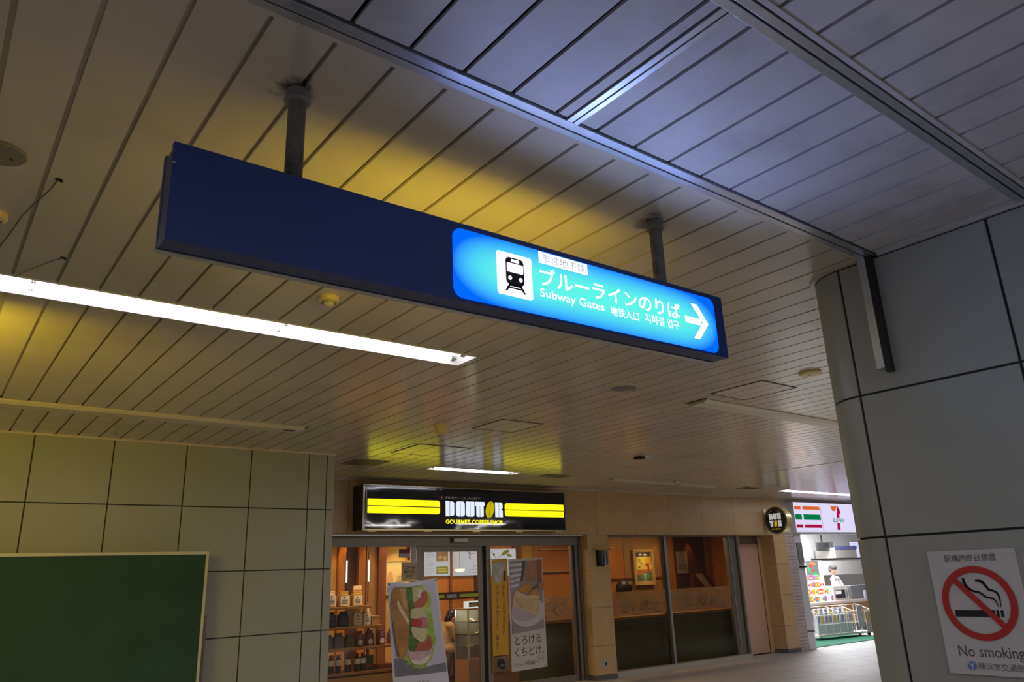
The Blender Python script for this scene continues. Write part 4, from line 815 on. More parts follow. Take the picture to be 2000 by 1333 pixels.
# ================================================================== BANNERS
def quad(TL, TR, BR_, BL_, v0, bulge=.0):
    """banner surface: (x 0..1, y 0 top..1 bottom)"""
    def mp(x, y, d):
        tx, tz = TL[0]+(TR[0]-TL[0])*x, TL[1]+(TR[1]-TL[1])*x; bx, bz = BL_[0]+(BR_[0]-BL_[0])*x, BL_[1]+(BR_[1]-BL_[1])*x
        w = bulge*math.sin(math.pi*x)*(1-min(y, 1))**2
        return FP(tx+(bx-tx)*y, v0-d-bulge*.6*math.sin(math.pi*x), tz+(bz-tz)*y-w)
    return mp
def sheet(name, mp, mat, parent, y1=1.0, nx=12, ny=10, d=0, th=.004):
    bm = bmesh.new(); g = [[[bm.verts.new(mp(i/nx, y1*j/ny, dd)) for i in range(nx+1)] for j in range(ny+1)] for dd in (d, d-th)]
    for j in range(ny):
        for i in range(nx):
            bm.faces.new((g[0][j][i], g[0][j+1][i], g[0][j+1][i+1], g[0][j][i+1])); bm.faces.new((g[1][j][i], g[1][j][i+1], g[1][j+1][i+1], g[1][j+1][i]))
    return obj(name, bm, mat, parent)
def cpoly(pts, f): return [f(*p) for p in pts]
def fill(name, polys, mp, mat, parent, d):
    """flat print triangulated so that it follows the curved sheet"""
    bm = bmesh.new()
    for p in polys:
        vs = [bm.verts.new((x, y, 0)) for x, y in p]
        try: bm.faces.new(vs)
        except ValueError: pass
    bmesh.ops.triangulate(bm, faces=bm.faces)
    for _ in range(2):
        lg = [e for e in bm.edges if e.calc_length() > .09]
        if lg: bmesh.ops.subdivide_edges(bm, edges=lg, cuts=1); bmesh.ops.triangulate(bm, faces=bm.faces)
    for v in bm.verts: v.co = mp(v.co.x, v.co.y, d)
    return obj(name, bm, mat, parent)
def ink(c, **k): return pm('ink_%03d%03d%03d' % tuple(int(x*999) for x in c), c, .45, **k)
bn = thing('sandwich_banner', 'large leaning poster banner of a filled sandwich roll before the entrance', 'banner', (1.3, -.5, FZ), frame='F')
mq = quad((.735, .0), (1.645, .05), (1.872, -1.585), (.858, -1.50), -.5, .035)
sheet('banner_sheet', mq, pm('banner_white', (.70, .70, .84), .5), bn, 1.13)
def c1(x, y):
    xl = 608+.048*(y-460); xr = 1025+.1116*(y-437); return ((x-xl)/(xr-xl), (y-448)/(1333-448))
SH = [
 ([[(632, 485), (1010, 470), (1105, 1240), (665, 1282)]], (.60, .60, .76), {}),
 ([[(655, 1120), (740, 1130), (860, 1215), (960, 1190), (1100, 1170), (1105, 1245), (665, 1282)]], (.20, .20, .25), dict(var=.2)),
 ([[(755, 490), (880, 485), (900, 640), (880, 1120), (800, 1090), (768, 1030), (775, 800)]], (.10, .20, .03), dict(var=.5, scale=14)),
 ([[(870, 484), (893, 480), (900, 505), (930, 550), (968, 560), (950, 610), (975, 640), (962, 690), (945, 700), (985, 790), (992, 900), (975, 935), (1018, 985), (990, 1030), (985, 1090), (968, 1140), (925, 1180), (930, 1210), (890, 1198), (870, 1225), (845, 1195), (815, 1210), (800, 1175), (760, 1180), (765, 1150), (730, 1125), (770, 1080), (860, 1120), (930, 1080), (940, 800), (900, 620)]], (.36, .55, .07), dict(var=.45, scale=16)),
 ([[(810, 495), (870, 492), (905, 540), (925, 600), (870, 640), (825, 650), (812, 600)]], (.62, .56, .30), dict(var=.2, scale=20)),
 ([[(862, 560), (925, 535), (943, 575), (935, 640), (895, 685), (822, 680), (825, 630), (860, 612)]], (.52, .13, .06), dict(var=.2, scale=20)),
 ([[(870, 520), (893, 515), (880, 600), (845, 580)]], (.80, .74, .66), {}),
 ([[(795, 705), (805, 688), (925, 680), (918, 750), (898, 800), (792, 768)]], (.66, .60, .32), dict(var=.15, scale=20)),
 ([[(850, 780), (900, 765), (935, 775), (948, 830), (920, 868), (860, 855)]], (.55, .22, .22), dict(var=.2, scale=18)),
 ([ell(842, 815, 48, 36, 18, rot=12)], (.48, .05, .025), dict(var=.3, scale=40)),
 ([[(795, 870), (805, 845), (935, 880), (905, 985), (870, 985), (812, 935)]], (.66, .62, .36), dict(var=.12, scale=20)),
 ([[(850, 985), (905, 990), (945, 935), (968, 960), (970, 1040), (935, 1110), (900, 1148), (850, 1130), (825, 1060)]], (.50, .12, .08), dict(var=.25, scale=16)),
 ([[(765, 1050), (812, 1068), (830, 1130), (905, 1160), (955, 1060), (985, 1010), (972, 1090), (925, 1165), (870, 1190), (800, 1165), (770, 1110)]], (.68, .46, .50), dict(var=.25, scale=14)),
 ([[(790, 1140), (860, 1150), (915, 1150), (960, 1090), (940, 1150), (885, 1180), (820, 1175)]], (.80, .76, .76), {}),
 ([[(660, 490), (690, 482), (745, 490), (752, 560), (768, 640), (780, 780), (776, 900), (770, 1000), (752, 1090), (715, 1132), (682, 1105), (660, 960), (643, 800), (630, 660), (640, 540)]], (.46, .22, .06), dict(var=.45, scale=6)),
 ([[(690, 600), (705, 650), (735, 700), (762, 760), (775, 790), (770, 830), (740, 770), (700, 700), (680, 640)]], (.80, .66, .42), dict(var=.15, scale=14)),
 ([[(700, 500), (745, 500), (748, 600), (760, 690), (740, 660), (715, 600)]], (.62, .38, .13), dict(var=.2, scale=14)),
 ([[(643, 800), (652, 800), (672, 980), (700, 1100), (682, 1105), (660, 960)]], (.26, .11, .035), dict(var=.2, scale=14))]
for i, (ps, c, k) in enumerate(SH): fill('printed_picture', [cpoly(p, c1) for p in ps], mq, ink(c, **k), bn, .001+i*.0011)
mt = lambda x, y, d: mq(x, 1-y, d)
text('lettering', 'ミラノサンド', .40, .62, -.005, .020, mt, INK, bn, .01, .003)
for x in (.03, .965):
    bm = bmesh.new(); cyl(bm, mq(x, .018, .0), mq(x, .018, .012), .012, n=10); obj('eyelet', bm, BLACKM, bn)
bm = bmesh.new(); cyl(bm, FP(1.30, -.44, FZ+.02), FP(1.20, -.44, -.02), .013, n=10); cyl(bm, FP(.76, -.45, -.01), FP(1.62, -.45, .03), .008, n=8); obj('stand_pole', bm, ALU, bn, smooth=True)
fo('stand_foot', B((.95, 1.70, -.55, -.33, FZ, FZ+.025)), BLACKM, bn, bev=.006)
cb = thing('cake_banner', 'white hanging poster of a layered crepe cake on the shop glass', 'banner', (4.05, .25, -1.64), frame='F')
mc = quad((3.665, .345), (4.485, .362), (4.50, -1.633), (3.66, -1.655), .25, .0)
sheet('banner_sheet', mc, pm('banner_paper', (.62, .58, .56), .5), cb)
def c2(x, y):
    xl = 600+.0256*(y-270); xr = 890+.048*(y-265); return ((x-xl)/(xr-xl), (y-268)/(1225-268))
SH = [
 ([[(612, 290), (885, 285), (905, 895), (630, 915)]], (.34, .27, .27), {}),
 ([[(612, 290), (745, 288), (735, 380), (715, 470), (690, 545), (615, 560)]], (.30, .29, .33), {}),
 ([[(612, 310), (735, 305), (733, 330), (612, 336)], [(612, 360), (728, 352), (724, 375), (613, 384)], [(614, 410), (715, 398), (710, 420), (615, 432)], [(616, 455), (700, 440), (696, 462), (617, 476)], [(618, 500), (690, 485), (684, 510), (618, 522)]], (.66, .64, .68), {}),
 ([[(715, 288), (745, 288), (738, 380), (718, 470), (700, 470), (712, 380)]], (.12, .08, .08), {}),
 ([[(770, 290), (840, 287), (850, 420), (835, 470), (770, 480), (745, 430)]], (.42, .22, .12), dict(var=.15)),
 ([[(840, 287), (886, 286), (890, 480), (850, 500)]], (.30, .12, .06), dict(var=.15)),
 ([cpoly(ell(765, 740, 150, 125, 30), lambda x, y: (min(max(x, 625), 902), y))], (.62, .55, .60), {}),
 ([cpoly(ell(740, 720, 125, 95, 30), lambda x, y: (min(max(x, 626), 900), y))], (.50, .42, .47), {}),
 ([[(628, 830), (700, 862), (800, 870), (902, 820), (904, 893), (630, 914)]], (.34, .28, .30), {}),
 ([[(640, 590), (665, 545), (760, 600), (860, 585), (862, 775), (850, 780), (632, 670)]], (.70, .54, .30), dict(var=.12, scale=20)),
 ([[(640+4*k, 600+14*k), (858, 640+14*k+6*k), (858, 646+20*k), (640+3*k, 605+14*k)] for k in range(6)], (.48, .32, .15), {}),
 ([[(665, 545), (700, 515), (768, 492), (860, 588), (858, 612), (770, 580), (700, 560)]], (.56, .28, .06), dict(var=.2, scale=20)),
 ([[(765, 565), (768, 580), (850, 520), (845, 505)], [(790, 535), (795, 545), (850, 530), (870, 510)]], (.22, .13, .10), {}),
 ([[(850, 505), (905, 480), (900, 555), (860, 550)]], (.45, .22, .12), {})]
for i, (ps, c, k) in enumerate(SH): fill('printed_picture', [cpoly(p, c2) for p in ps], mc, ink(c, **k), cb, .002+i*.0012)
mt2 = lambda x, y, d: mc(x, 1-y, d)
def c2t(x0, x1, y0, y1): a, b = c2(x0, (y0+y1)/2), c2(x1, (y0+y1)/2); return (a[0], b[0], 1-c2(0, y1)[1], 1-c2(0, y0)[1])
BRK = pm('brown_ink', (.10, .055, .05), .6)
for s_, b_, w_ in (('とろける', (655, 880, 935, 1012), .0), ('くちどけ。', (655, 905, 1035, 1110), .0), ('¥360', (752, 822, 1152, 1190), .01), ('ミルクレープ', (645, 742, 1160, 1188), .004)):
    x0, x1, y0, y1 = c2t(*b_); text('lettering', s_, x0, x1, y0, y1, mt2, BRK, cb, w_, .003)
fill('ornament', [cpoly(p, c2) for a in ((100, 260), (-80, 80)) for p in stroke(ell(873, 1150, 30, 34, 8, a[0], a[1]), 6)], mc, pm('laurel_ink', (.42, .30, .24), .6), cb, .003)
fill('ornament', [cpoly(p, c2) for p in stroke([(862, 1135), (872, 1165)], 4)+stroke([(878, 1132), (880, 1166)], 4)+stroke([(858, 1150), (888, 1146)], 4)], mc, pm('orange_ink', (.60, .22, .10), .6), cb, .003)
for x, y in ((.04, .02), (.96, .02), (.04, .98), (.95, .98)):
    bm = bmesh.new(); cyl(bm, mc(x, y, 0), mc(x, y, .02), .016, n=12); cyl(bm, mc(x, y, 0), mc(x, y, -.03), .008, n=8); obj('suction_hook', bm, ALU, cb, smooth=True)
yb = thing('card_banner', 'narrow orange vertical poster beside the crepe cake banner', 'banner', (3.44, .24, -1.63), frame='F')
my = quad((3.268, .338), (3.62, .35), (3.60, -1.352), (3.25, -1.345), .24, 0)
sheet('banner_sheet', my, pm('banner_orange', (.66, .36, .012), .45, var=.03), yb)
c3 = lambda x, y: ((x-448-.017*(y-285))/(137+.001*(y-285)), (y-284)/(1112-284))
fill('printed_picture', [cpoly([(452, 312), (545, 300), (578, 330), (560, 380), (530, 490), (478, 488), (470, 400), (452, 380)], c3)], my, pm('crumpled_white', (.50, .49, .48), .5, var=.35, scale=9), yb, .002)
fill('printed_picture', [cpoly([(555, 390), (575, 390), (577, 482), (555, 482)], c3)], my, INK, yb, .003)
ymt = lambda x, y, d: my(x, 1-y, d)
def vert(s, cx, y0, y1, w):
    h = (y1-y0)/len(s)
    for i, ch in enumerate(s):
        a = c3(cx-w/2, y0+i*h+h*.08); b = c3(cx+w/2, y0+(i+1)*h-h*.08); X0_, X1_, Y0_, Y1_ = a[0], b[0], 1-b[1], 1-a[1]
        if ch == 'ー': xm = (X0_+X1_)/2; flat('lettering', [rect(xm-.012, xm+.012, Y0_, Y1_)], ymt, BRK, yb, .003, .001); continue
        if ch == '、': X0_, X1_, Y0_ = X1_-.10, X1_, Y0_+(Y1_-Y0_)*.6
        if ch == '！': xm = (X0_+X1_)/2; X0_, X1_ = xm-.02, xm+.02
        text('lettering', ch, X0_, X1_, Y0_, Y1_, ymt, BRK, yb, .004, .003)
vert('ドトールするほど', 560, 505, 945, 26); vert('トクするカード、誕生！', 500, 505, 1095, 28)
fo('frame', B((3.24, 3.252, .235, .25, -1.64, .35), (3.622, 3.634, .235, .25, -1.64, .36), (3.24, 3.634, .235, .25, .345, .357)), pm('ochre_frame', (.30, .18, .03), .5), yb)
pc = thing('clear_pouch', 'clear plastic pouch with a dark packet under the orange poster', 'pouch', (3.42, .24, -1.63), frame='F')
fo('sleeve', B((3.25, 3.61, .236, .240, -1.63, -1.36)), glass('clear_vinyl', (.8, .78, .72), .10, .15, op=.25, opcol=(.42, .38, .3)), pc)
bm = bmesh.new(); prism(bm, ell(3.42, -1.49, .07, .10, 14, rot=25), lambda x, y, d: (x, d, y), .20, .232); fo('packet', bm, BLACKM, pc, bev=.01)
bm = bmesh.new(); prism(bm, rect(3.38, 3.46, -1.53, -1.50), lambda x, y, d: (x, d, y), .195, .2); fo('packet_label', bm, GRB, pc)
# ================================================================== NOTICE BOARD, NO SMOKING SIGN
gb = thing('notice_board', 'large empty green felt notice board before the olive panelled wall', 'notice board', (1.2, 9.35, FZ))
obj('felt', B((-.77, 2.70, 9.30, 9.33, -1.22, .39)), pm('green_felt', (.030, .078, .052), .95, var=.18, scale=3, bump=.15), gb)
bf = pm('cream_frame', (.62, .60, .47), .4)
for b in ((-.80, 2.73, 9.285, 9.34, .385, .418), (-.80, 2.73, 9.285, 9.34, -1.25, -1.217), (2.70, 2.73, 9.285, 9.34, -1.217, .385), (-.80, -.77, 9.285, 9.34, -1.217, .385)): obj('frame_strip', B(b), bf, gb, bev=.003)
obj('backing', B((-.76, 2.69, 9.33, 9.36, -1.21, .38)), TAN, gb)
rp = pm('reddish_post', (.20, .13, .12), .5)
for x in (-.70, 2.735): obj('post', B((x, x+.05, 9.345, 9.40, FZ, -.285)), rp, gb, bev=.004)
for x in (-.70, 2.735): obj('foot', B((x-.02, x+.07, 9.15, 9.55, FZ, FZ+.05)), rp, gb, bev=.004)
ns = thing('no_smoking_sign', 'white no smoking sign with red ring on the grey pillar', 'sign', (PX-.006, 1.685, -.522))
def NM(x, y, d): return Vector((PX-.012-d, 1.885-x, -.522+y))
bm = bmesh.new(); prism(bm, rect(0, .402, 0, .572), NM, -.012, 0); obj('plate', bm, pm('sign_white', (.66, .64, .64), .35), ns, bev=.002)
RR = pm('sign_red', (.55, .035, .03), .4); NK = pm('sign_black', (.02, .02, .022), .4); NG = pm('sign_grey_ink', (.14, .12, .11), .4)
bm = bmesh.new(); n = 56; o_, i_ = ell(.2, .325, .168, .171, n), ell(.2, .325, .137, .140, n)
for k in range(n):
    q4 = [o_[k], o_[(k+1) % n], i_[(k+1) % n], i_[k]]; bm.faces.new([bm.verts.new(NM(x, y, .0035)) for x, y in q4])
bmesh.ops.remove_doubles(bm, verts=bm.verts, dist=1e-5); obj('ring', bm, RR, ns)
flat('cigarette', [rect(.083, .262, .262, .292)], NM, NK, ns, .001)
flat('cigarette_tip', [rect(.270, .280, .262, .292)], NM, NK, ns, .001); flat('cigarette_tip', [rect(.288, .300, .262, .292)], NM, NK, ns, .001)
def taper(pts, ws):
    out = []
    for (a, b, wa, wb_) in zip(pts[:-1], pts[1:], ws[:-1], ws[1:]):
        L = math.hypot(b[0]-a[0], b[1]-a[1]); nx, ny = -(b[1]-a[1])/L, (b[0]-a[0])/L
        out.append([(a[0]+nx*wa/2, a[1]+ny*wa/2), (a[0]-nx*wa/2, a[1]-ny*wa/2), (b[0]-nx*wb_/2, b[1]-ny*wb_/2), (b[0]+nx*wb_/2, b[1]+ny*wb_/2)])
        out.append(ell(b[0], b[1], wb_/2, wb_/2, 8))
    return out
flat('smoke_curl', taper([(.150, .442), (.151, .422), (.158, .404), (.172, .388), (.190, .378), (.208, .376), (.222, .366), (.238, .352), (.256, .348), (.270, .344), (.279, .330), (.284, .308)], [.012, .012, .011, .010, .009, .009, .009, .009, .008, .007, .005, .003]), NM, NK, ns, .001)
flat('smoke_curl', taper([(.204, .428), (.222, .428), (.238, .418), (.247, .402), (.256, .386), (.272, .382), (.288, .374), (.295, .356), (.296, .335), (.294, .308)], [.013, .013, .012, .011, .010, .009, .009, .008, .006, .003]), NM, NK, ns, .001)
sl = [(.098, .425), (.118, .443), (.304, .228), (.286, .210)]
flat('slash', [sl], NM, RR, ns, .005)
text('lettering', '駅構内終日禁煙', .080, .318, .518, .552, NM, NG, ns, .004, .001)
text('lettering', 'No smoking', .062, .350, .066, .130, NM, NG, ns, .004, .001)
text('lettering', '横浜市交通局', .138, .336, .024, .056, NM, NG, ns, .0, .001)
flat('emblem', [ell(.112, .040, .020, .020, 20)], NM, pm('emblem_blue', (.12, .24, .62), .4), ns, .001)
flat('emblem_mark', [[(.098, .052), (.106, .052), (.112, .042), (.118, .052), (.126, .052), (.115, .036), (.115, .024), (.109, .024), (.109, .036)]], NM, pm('sign_white', (.66, .64, .64), .35), ns, .003)
# ================================================================== CONVENIENCE STORE
PT = pm('pinkish_small_tile', (.50, .42, .38), .5, var=.1, scale=30)
wt = setting('wall_2', 'narrow strip of small pinkish tiles between the two shops', 'wall', (12.3, .1, FZ), frame='F')
fo('core', B((12.12, 12.52, .03, .5, FZ, CZ)), GROUT, wt)
h = (CZ-FZ)/46
for i in range(46):
    for a, b in ((12.125, 12.32), (12.325, 12.515)): fo('tile', B((a, b, .012, .03, FZ+i*h+.004, FZ+(i+1)*h-.004)), PT, wt)
cw = setting('door_3', 'white metal framed entrance of the convenience store', 'entrance', (14, .1, FZ), frame='F')
WM = pm('white_metal', (.66, .64, .68), .4)
fo('post', B((12.56, 12.84, .04, .2, FZ, .86)), WM, cw); fo('post_band', B((12.55, 12.85, .03, .21, -1.56, -1.52)), pm('dark_band', (.10, .10, .11), .5), cw)
fo('post_cap', B((12.60, 12.80, .0, .05, .10, .60)), pm('grey_box', (.22, .22, .22), .5), cw); fo('hinge', B((12.60, 12.86, .0, .06, -.02, .02)), BLACKM, cw)
fo('header', B((12.52, 21, .02, .3, .82, CZ)), WM, cw)
sv = thing('store_sign', 'white backlit store sign with orange, green and red stripes', 'sign', (14.5, -.1, .85), frame='F')
fo('casing', B((12.50, 16.6, -.10, .02, .85, 1.63)), WM, sv)
Ms = FM(-.10); LIT7 = em('backlit_store_white', (.74, .70, .93), 1.0)
flat('lit_face', [rect(12.52, 16.58, .865, 1.615)], Ms, LIT7, sv, .001)
O7, G7, R7 = em('lit_orange', (.80, .16, .03), .85), em('lit_green', (.0, .22, .07), .85), em('lit_red', (.45, .008, .06), .85)
flat('orange_stripe', [rect(12.54, 12.82, 1.435, 1.52), rect(12.90, 13.66, 1.435, 1.52)], Ms, O7, sv, .003)
flat('green_stripe', [rect(12.54, 12.82, 1.17, 1.315), rect(12.90, 13.66, 1.17, 1.315)], Ms, G7, sv, .003)
flat('red_stripe', [rect(12.54, 12.82, .97, 1.05), rect(12.90, 13.66, .97, 1.05)], Ms, R7, sv, .003)
flat('divider', [rect(13.70, 13.712, .87, 1.61)], Ms, WM, sv, .003)
flat('numeral_bar', [[(14.18, 1.545), (14.50, 1.55), (14.44, 1.50), (14.39, 1.42), (14.25, 1.42)]], Ms, O7, sv, .003)
flat('numeral_stem', [[(14.52, 1.56), (14.60, 1.47), (14.62, 1.38), (14.56, 1.33), (14.54, 1.245), (14.41, 1.245), (14.43, 1.35), (14.46, 1.45)], [(14.39, 1.10), (14.52, 1.10), (14.50, .92), (14.36, .92)]], Ms, R7, sv, .003)
text('lettering', 'ELEVEN', 14.22, 14.72, 1.125, 1.225, Ms, em('lit_teal', (.0, .26, .22), .8), sv, .02, .004)
# room
W7 = pm('store_white', (.80, .79, .76), .6); wc = setting('wall_3', 'white tiled rear wall of the convenience store', 'wall', (19, 4.6, FZ), frame='F')
fo('core', B((12.55, 27, 4.6, 4.7, FZ, 1.7), (12.55, 12.65, .5, 4.6, FZ, 1.7), (26.9, 27, .3, 4.6, FZ, 1.7)), W7, wc)
for i in range(14): 
    for j in range(3): fo('wall_tile', B((18.0+i*.42, 18.40+i*.42, 4.585, 4.6, .30+j*.42, .70+j*.42)), W7, wc)
cc = setting('ceiling_2', 'white ceiling of the convenience store', 'ceiling', (19, 2.4, 1.7), frame='F'); fo('board', B((12.55, 27, .3, 4.7, 1.62, 1.68)), W7, cc)
cf = setting('floor_2', 'pale floor inside the convenience store', 'floor', (19, 2.4, FZ), frame='F'); fo('board', B((12.55, 27, .0, 4.7, FZ-.01, FZ+.004)), FLOOR, cf)
mat = tag(fo('door_mat', B((13.0, 16.8, .16, 1.75, FZ+.004, FZ+.02)), pm('green_mat', (.012, .13, .07), .9, var=.1, scale=40), None), 'green entrance mat on the convenience store floor', 'mat')
ct = thing('store_counter', 'long store counter with beige top and wooden front', 'counter', (18, 2.2, FZ), frame='F')
fo('worktop', B((15.2, 24, 1.95, 2.7, -1.10, -1.03)), pm('counter_top', (.50, .42, .38), .4), ct); fo('front', B((16.15, 24, 2.0, 2.65, FZ+.25, -1.10)), pm('counter_wood', (.46, .25, .11), .45), ct)
fo('kick', B((15.25, 24, 2.03, 2.65, FZ, FZ+.25)), BASE, ct); fo('shelf_recess', B((15.25, 16.15, 2.5, 2.65, -1.5, -1.10)), BLACKM, ct); fo('front', B((15.25, 16.15, 2.0, 2.65, FZ+.25, -1.5)), pm('counter_wood', (.46, .25, .11), .45), ct)
for u in (15.42, 15.70):
    t = thing('potted_plant', 'small plant in a white bottle vase under the counter top, %s' % ('nearest the white post' if u < 15.5 else 'next to the wooden front'), 'plant', (u, 2.2, -1.5), frame='F')
    bm = bmesh.new(); lathe(bm, FP(u, 2.2, -1.5), [(.06, 0), (.07, .10), (.03, .16), (.03, .19)], 14); obj('vase', bm, WHITE, t, smooth=True)
    bm = bmesh.new()
    for k in range(9):
        a = k*.7; p = FP(u, 2.2, -1.32); e = p+Vector((.07*math.cos(a), .07*math.sin(a), .06+.04*(k % 3))); cyl(bm, p, (p+e)/2+Vector((0, 0, .01)), .004, .012, n=5); cyl(bm, (p+e)/2+Vector((0, 0, .01)), e, .012, .002, n=5)
    o = obj('leaves', bm, pm('leaf_green', (.10, .20, .03), .5), t); o['kind'] = 'stuff'
rk = thing('snack_rack', 'tiered counter rack crowded with colourful snack packets', 'rack', (16.5, 2.35, -1.03), frame='F')
for i in range(4): fo('tier', B((15.75, 17.1, 2.02+i*.13, 2.15+i*.13, -1.03+i*.20, -1.01+i*.20)), WHITE, rk)
fo('side', B((15.73, 15.75, 2.0, 2.6, -1.03, -.2)), WHITE, rk)
cols = [(.75, .08, .10), (.80, .45, .05), (.80, .70, .15), (.85, .80, .75), (.60, .15, .35), (.15, .22, .6), (.9, .55, .6), (.25, .45, .15), (.8, .2, .05)]
protos = []
for i, c in enumerate(cols):
    t = thing('snack_packet', 'small bright snack packet on the tiered counter rack', 'packet', (15.8, 2.05, -1.0), 'snack packets on the counter rack', frame='F')
    fo('bag', B((15.76, 15.87, 2.04, 2.08, -1.01, -.86)), pm('packet_%d' % i, c, .4), t, bev=.008)
    fo('print', B((15.78, 15.85, 2.034, 2.039, -.97, -.91)), pm('packet_%d' % ((i+3) % 9), cols[(i+3) % 9], .4), t); protos.append(t)
rr = random.Random(12); used = set()
for i in range(4):
    for j in range(11):
        k = rr.randrange(9); dx = j*.118; du, dv, dz = dx, i*.13+rr.uniform(0, .02), i*.20
        D = EU*du+EV*dv+Vector((0, 0, dz))
        if k not in used and not (i == 0 and j == 0): used.add(k); p = protos[k]; q = WL[p.name]+D; p.location = q; continue
        c = dup(protos[k], D)
for k in range(9):
    if k not in used: protos[k].location = WL[protos[k].name]
mw = thing('microwave_oven', 'pale microwave oven with dark window on the store counter', 'microwave', (17.65, 2.3, -1.03), frame='F')
fo('housing', B((17.20, 18.02, 2.12, 2.55, -1.03, -.60)), pm('mw_white', (.52, .48, .44), .4), mw, bev=.01); fo('window', B((17.28, 17.80, 2.105, 2.12, -.96, -.72)), pm('mw_dark', (.03, .03, .035), .2), mw)
fo('notice_sheet', B((17.28, 17.58, 2.095, 2.105, -.84, -.74)), WHITE, mw); fo('handle', B((17.84, 17.88, 2.08, 2.12, -.97, -.70)), ALU, mw)
rg = thing('cash_register', 'grey boxy cash register at the right of the microwave', 'cash register', (18.6, 2.25, -1.03), frame='F')
fo('body', B((18.12, 19.2, 2.1, 2.5, -1.03, -.62)), pm('register_grey', (.16, .16, .165), .5), rg, bev=.01); fo('card_reader', B((18.75, 18.95, 2.02, 2.08, -1.03, -.78)), pm('reader_blue', (.40, .42, .55), .4), rg, bev=.01)
ps = thing('leaf_poster', 'dark grey poster with orange, red and green shapes by the store entrance', 'poster', (17.3, 2.8, -.32), frame='F')
fo('sheet', B((17.0, 17.64, 2.80, 2.83, -.32, .17)), pm('poster_grey', (.16, .18, .18), .5), ps); Mp = FM(2.80)
fo('post', B((17.28, 17.34, 2.84, 2.88, -1.03, -.1)), ALU, ps)
flat('print', [ell(17.36, .09, .14, .05, 16, rot=-10)], Mp, pm('print_orange', (.75, .22, .05), .5), ps, .001); flat('print', [ell(17.22, .02, .08, .06, 14, rot=-30), ell(17.34, -.13, .05, .05, 12)], Mp, pm('print_red', (.65, .05, .03), .5), ps, .002)
flat('print', [ell(17.12, -.08, .09, .07, 14, rot=-30), ell(17.42, -.24, .15, .05, 14, rot=-12)], Mp, pm('print_green', (.05, .38, .12), .5), ps, .002)
wp2 = thing('white_cabinet', 'tall white cabinet panel behind the snack rack', 'cabinet', (17.9, 2.95, FZ), frame='F'); fo('door', B((17.72, 18.02, 2.9, 3.3, -1.0, .18)), W7, wp2, bev=.01); fo('plinth', B((17.72, 18.02, 2.9, 3.3, FZ, -1.0)), W7, wp2)
mo = thing('ceiling_monitor', 'dark grey monitor hanging inside the convenience store', 'monitor', (19.8, 3.8, .5), frame='F')
fo('screen', B((19.38, 20.08, 3.85, 3.92, .50, .79)), pm('screen_dark', (.05, .05, .052), .3), mo, bev=.01); fo('arm', B((19.7, 19.75, 3.87, 3.9, .79, 1.62)), BLACKM, mo); fo('side_box', B((20.10, 20.35, 3.86, 3.94, .62, .82)), pm('side_grey', (.16, .15, .15), .5), mo)
ho = thing('range_hood', 'long beige machine hood with a blue strip above the clerk', 'hood', (20.9, 3.9, .1), frame='F')
fo('hood', B((20.15, 21.5, 3.7, 4.5, .25, .62)), pm('hood_beige', (.50, .46, .42), .5), ho, bev=.02); fo('blue_strip', B((20.15, 21.52, 3.68, 3.7, .55, .66)), pm('strip_blue', (.16, .18, .45), .5), ho); fo('lower_shelf', B((18.5, 21.5, 3.6, 4.5, -.30, .22)), pm('hood_grey', (.62, .60, .57), .5), ho); fo('shelf_edge', B((18.5, 21.5, 3.58, 3.6, .20, .235)), BLACKM, ho)
lm = thing('lit_menu_panel', 'glowing bluish menu panel above the store counter', 'menu board', (21.8, 3.9, .25), frame='F'); fo('panel', B((21.5, 22.25, 3.88, 3.92, .25, .80)), em('menu_glow', (.72, .74, 1.0), 1.0), lm)
flat('print', [(21.5+x*.75, .25+y*.55) and [(21.5+a*.75, .27+b*.5) for a, b in q] for q in lines(.1, .9, .05, .95, 9, 5)], FM(3.88), pm('menu_ink', (.12, .14, .4), .5), lm, .002) if True else None
nw = thing('newspaper_rack', 'white wire newspaper rack on castors in the store entrance', 'newspaper rack', (15.8, 1.1, FZ), frame='F')
def RK(u, v, z): return FP(14.66+u*math.cos(-.12)-v*math.sin(-.12), 1.15+u*math.sin(-.12)+v*math.cos(-.12), z)
def rbox(name, b, m, p):
    bm = B(b)
    for v in bm.verts: v.co = RK(*v.co)
    return obj(name, bm, m, p)
WIRE = pm('white_wire', (.72, .70, .62), .4)
rbox('deck', (0, 2.3, -.02, .42, -1.87, -1.82), WIRE, nw)
bm = bmesh.new()
for k in range(8):
    u = k*.3; tube(bm, [RK(u, -.01, -1.82), RK(u, -.05, -1.25)], .010, 6); tube(bm, [RK(u, .41, -1.82), RK(u, .41, -1.10)], .010, 6)
for z, v in ((-1.25, -.05), (-1.55, -.03), (-1.10, .41), (-1.4, .41)): tube(bm, [RK(0, v, z), RK(2.25, v, z)], .010, 6)
for u in (0, .9, 1.5, 2.25): tube(bm, [RK(u, -.05, -1.25), RK(u, .41, -1.10)], .009, 6)
obj('wire_frame', bm, WIRE, nw)
for u, v in ((.12, .05), (2.15, .05), (.12, .36), (2.15, .36)):
    bm = bmesh.new(); cyl(bm, RK(u-.015, v, FZ+.065), RK(u+.015, v, FZ+.065), .05, n=14); obj('castor', bm, BLACKM, nw, smooth=True)
PAP = pm('newsprint', (.62, .61, .64), .7, var=.4, scale=26)
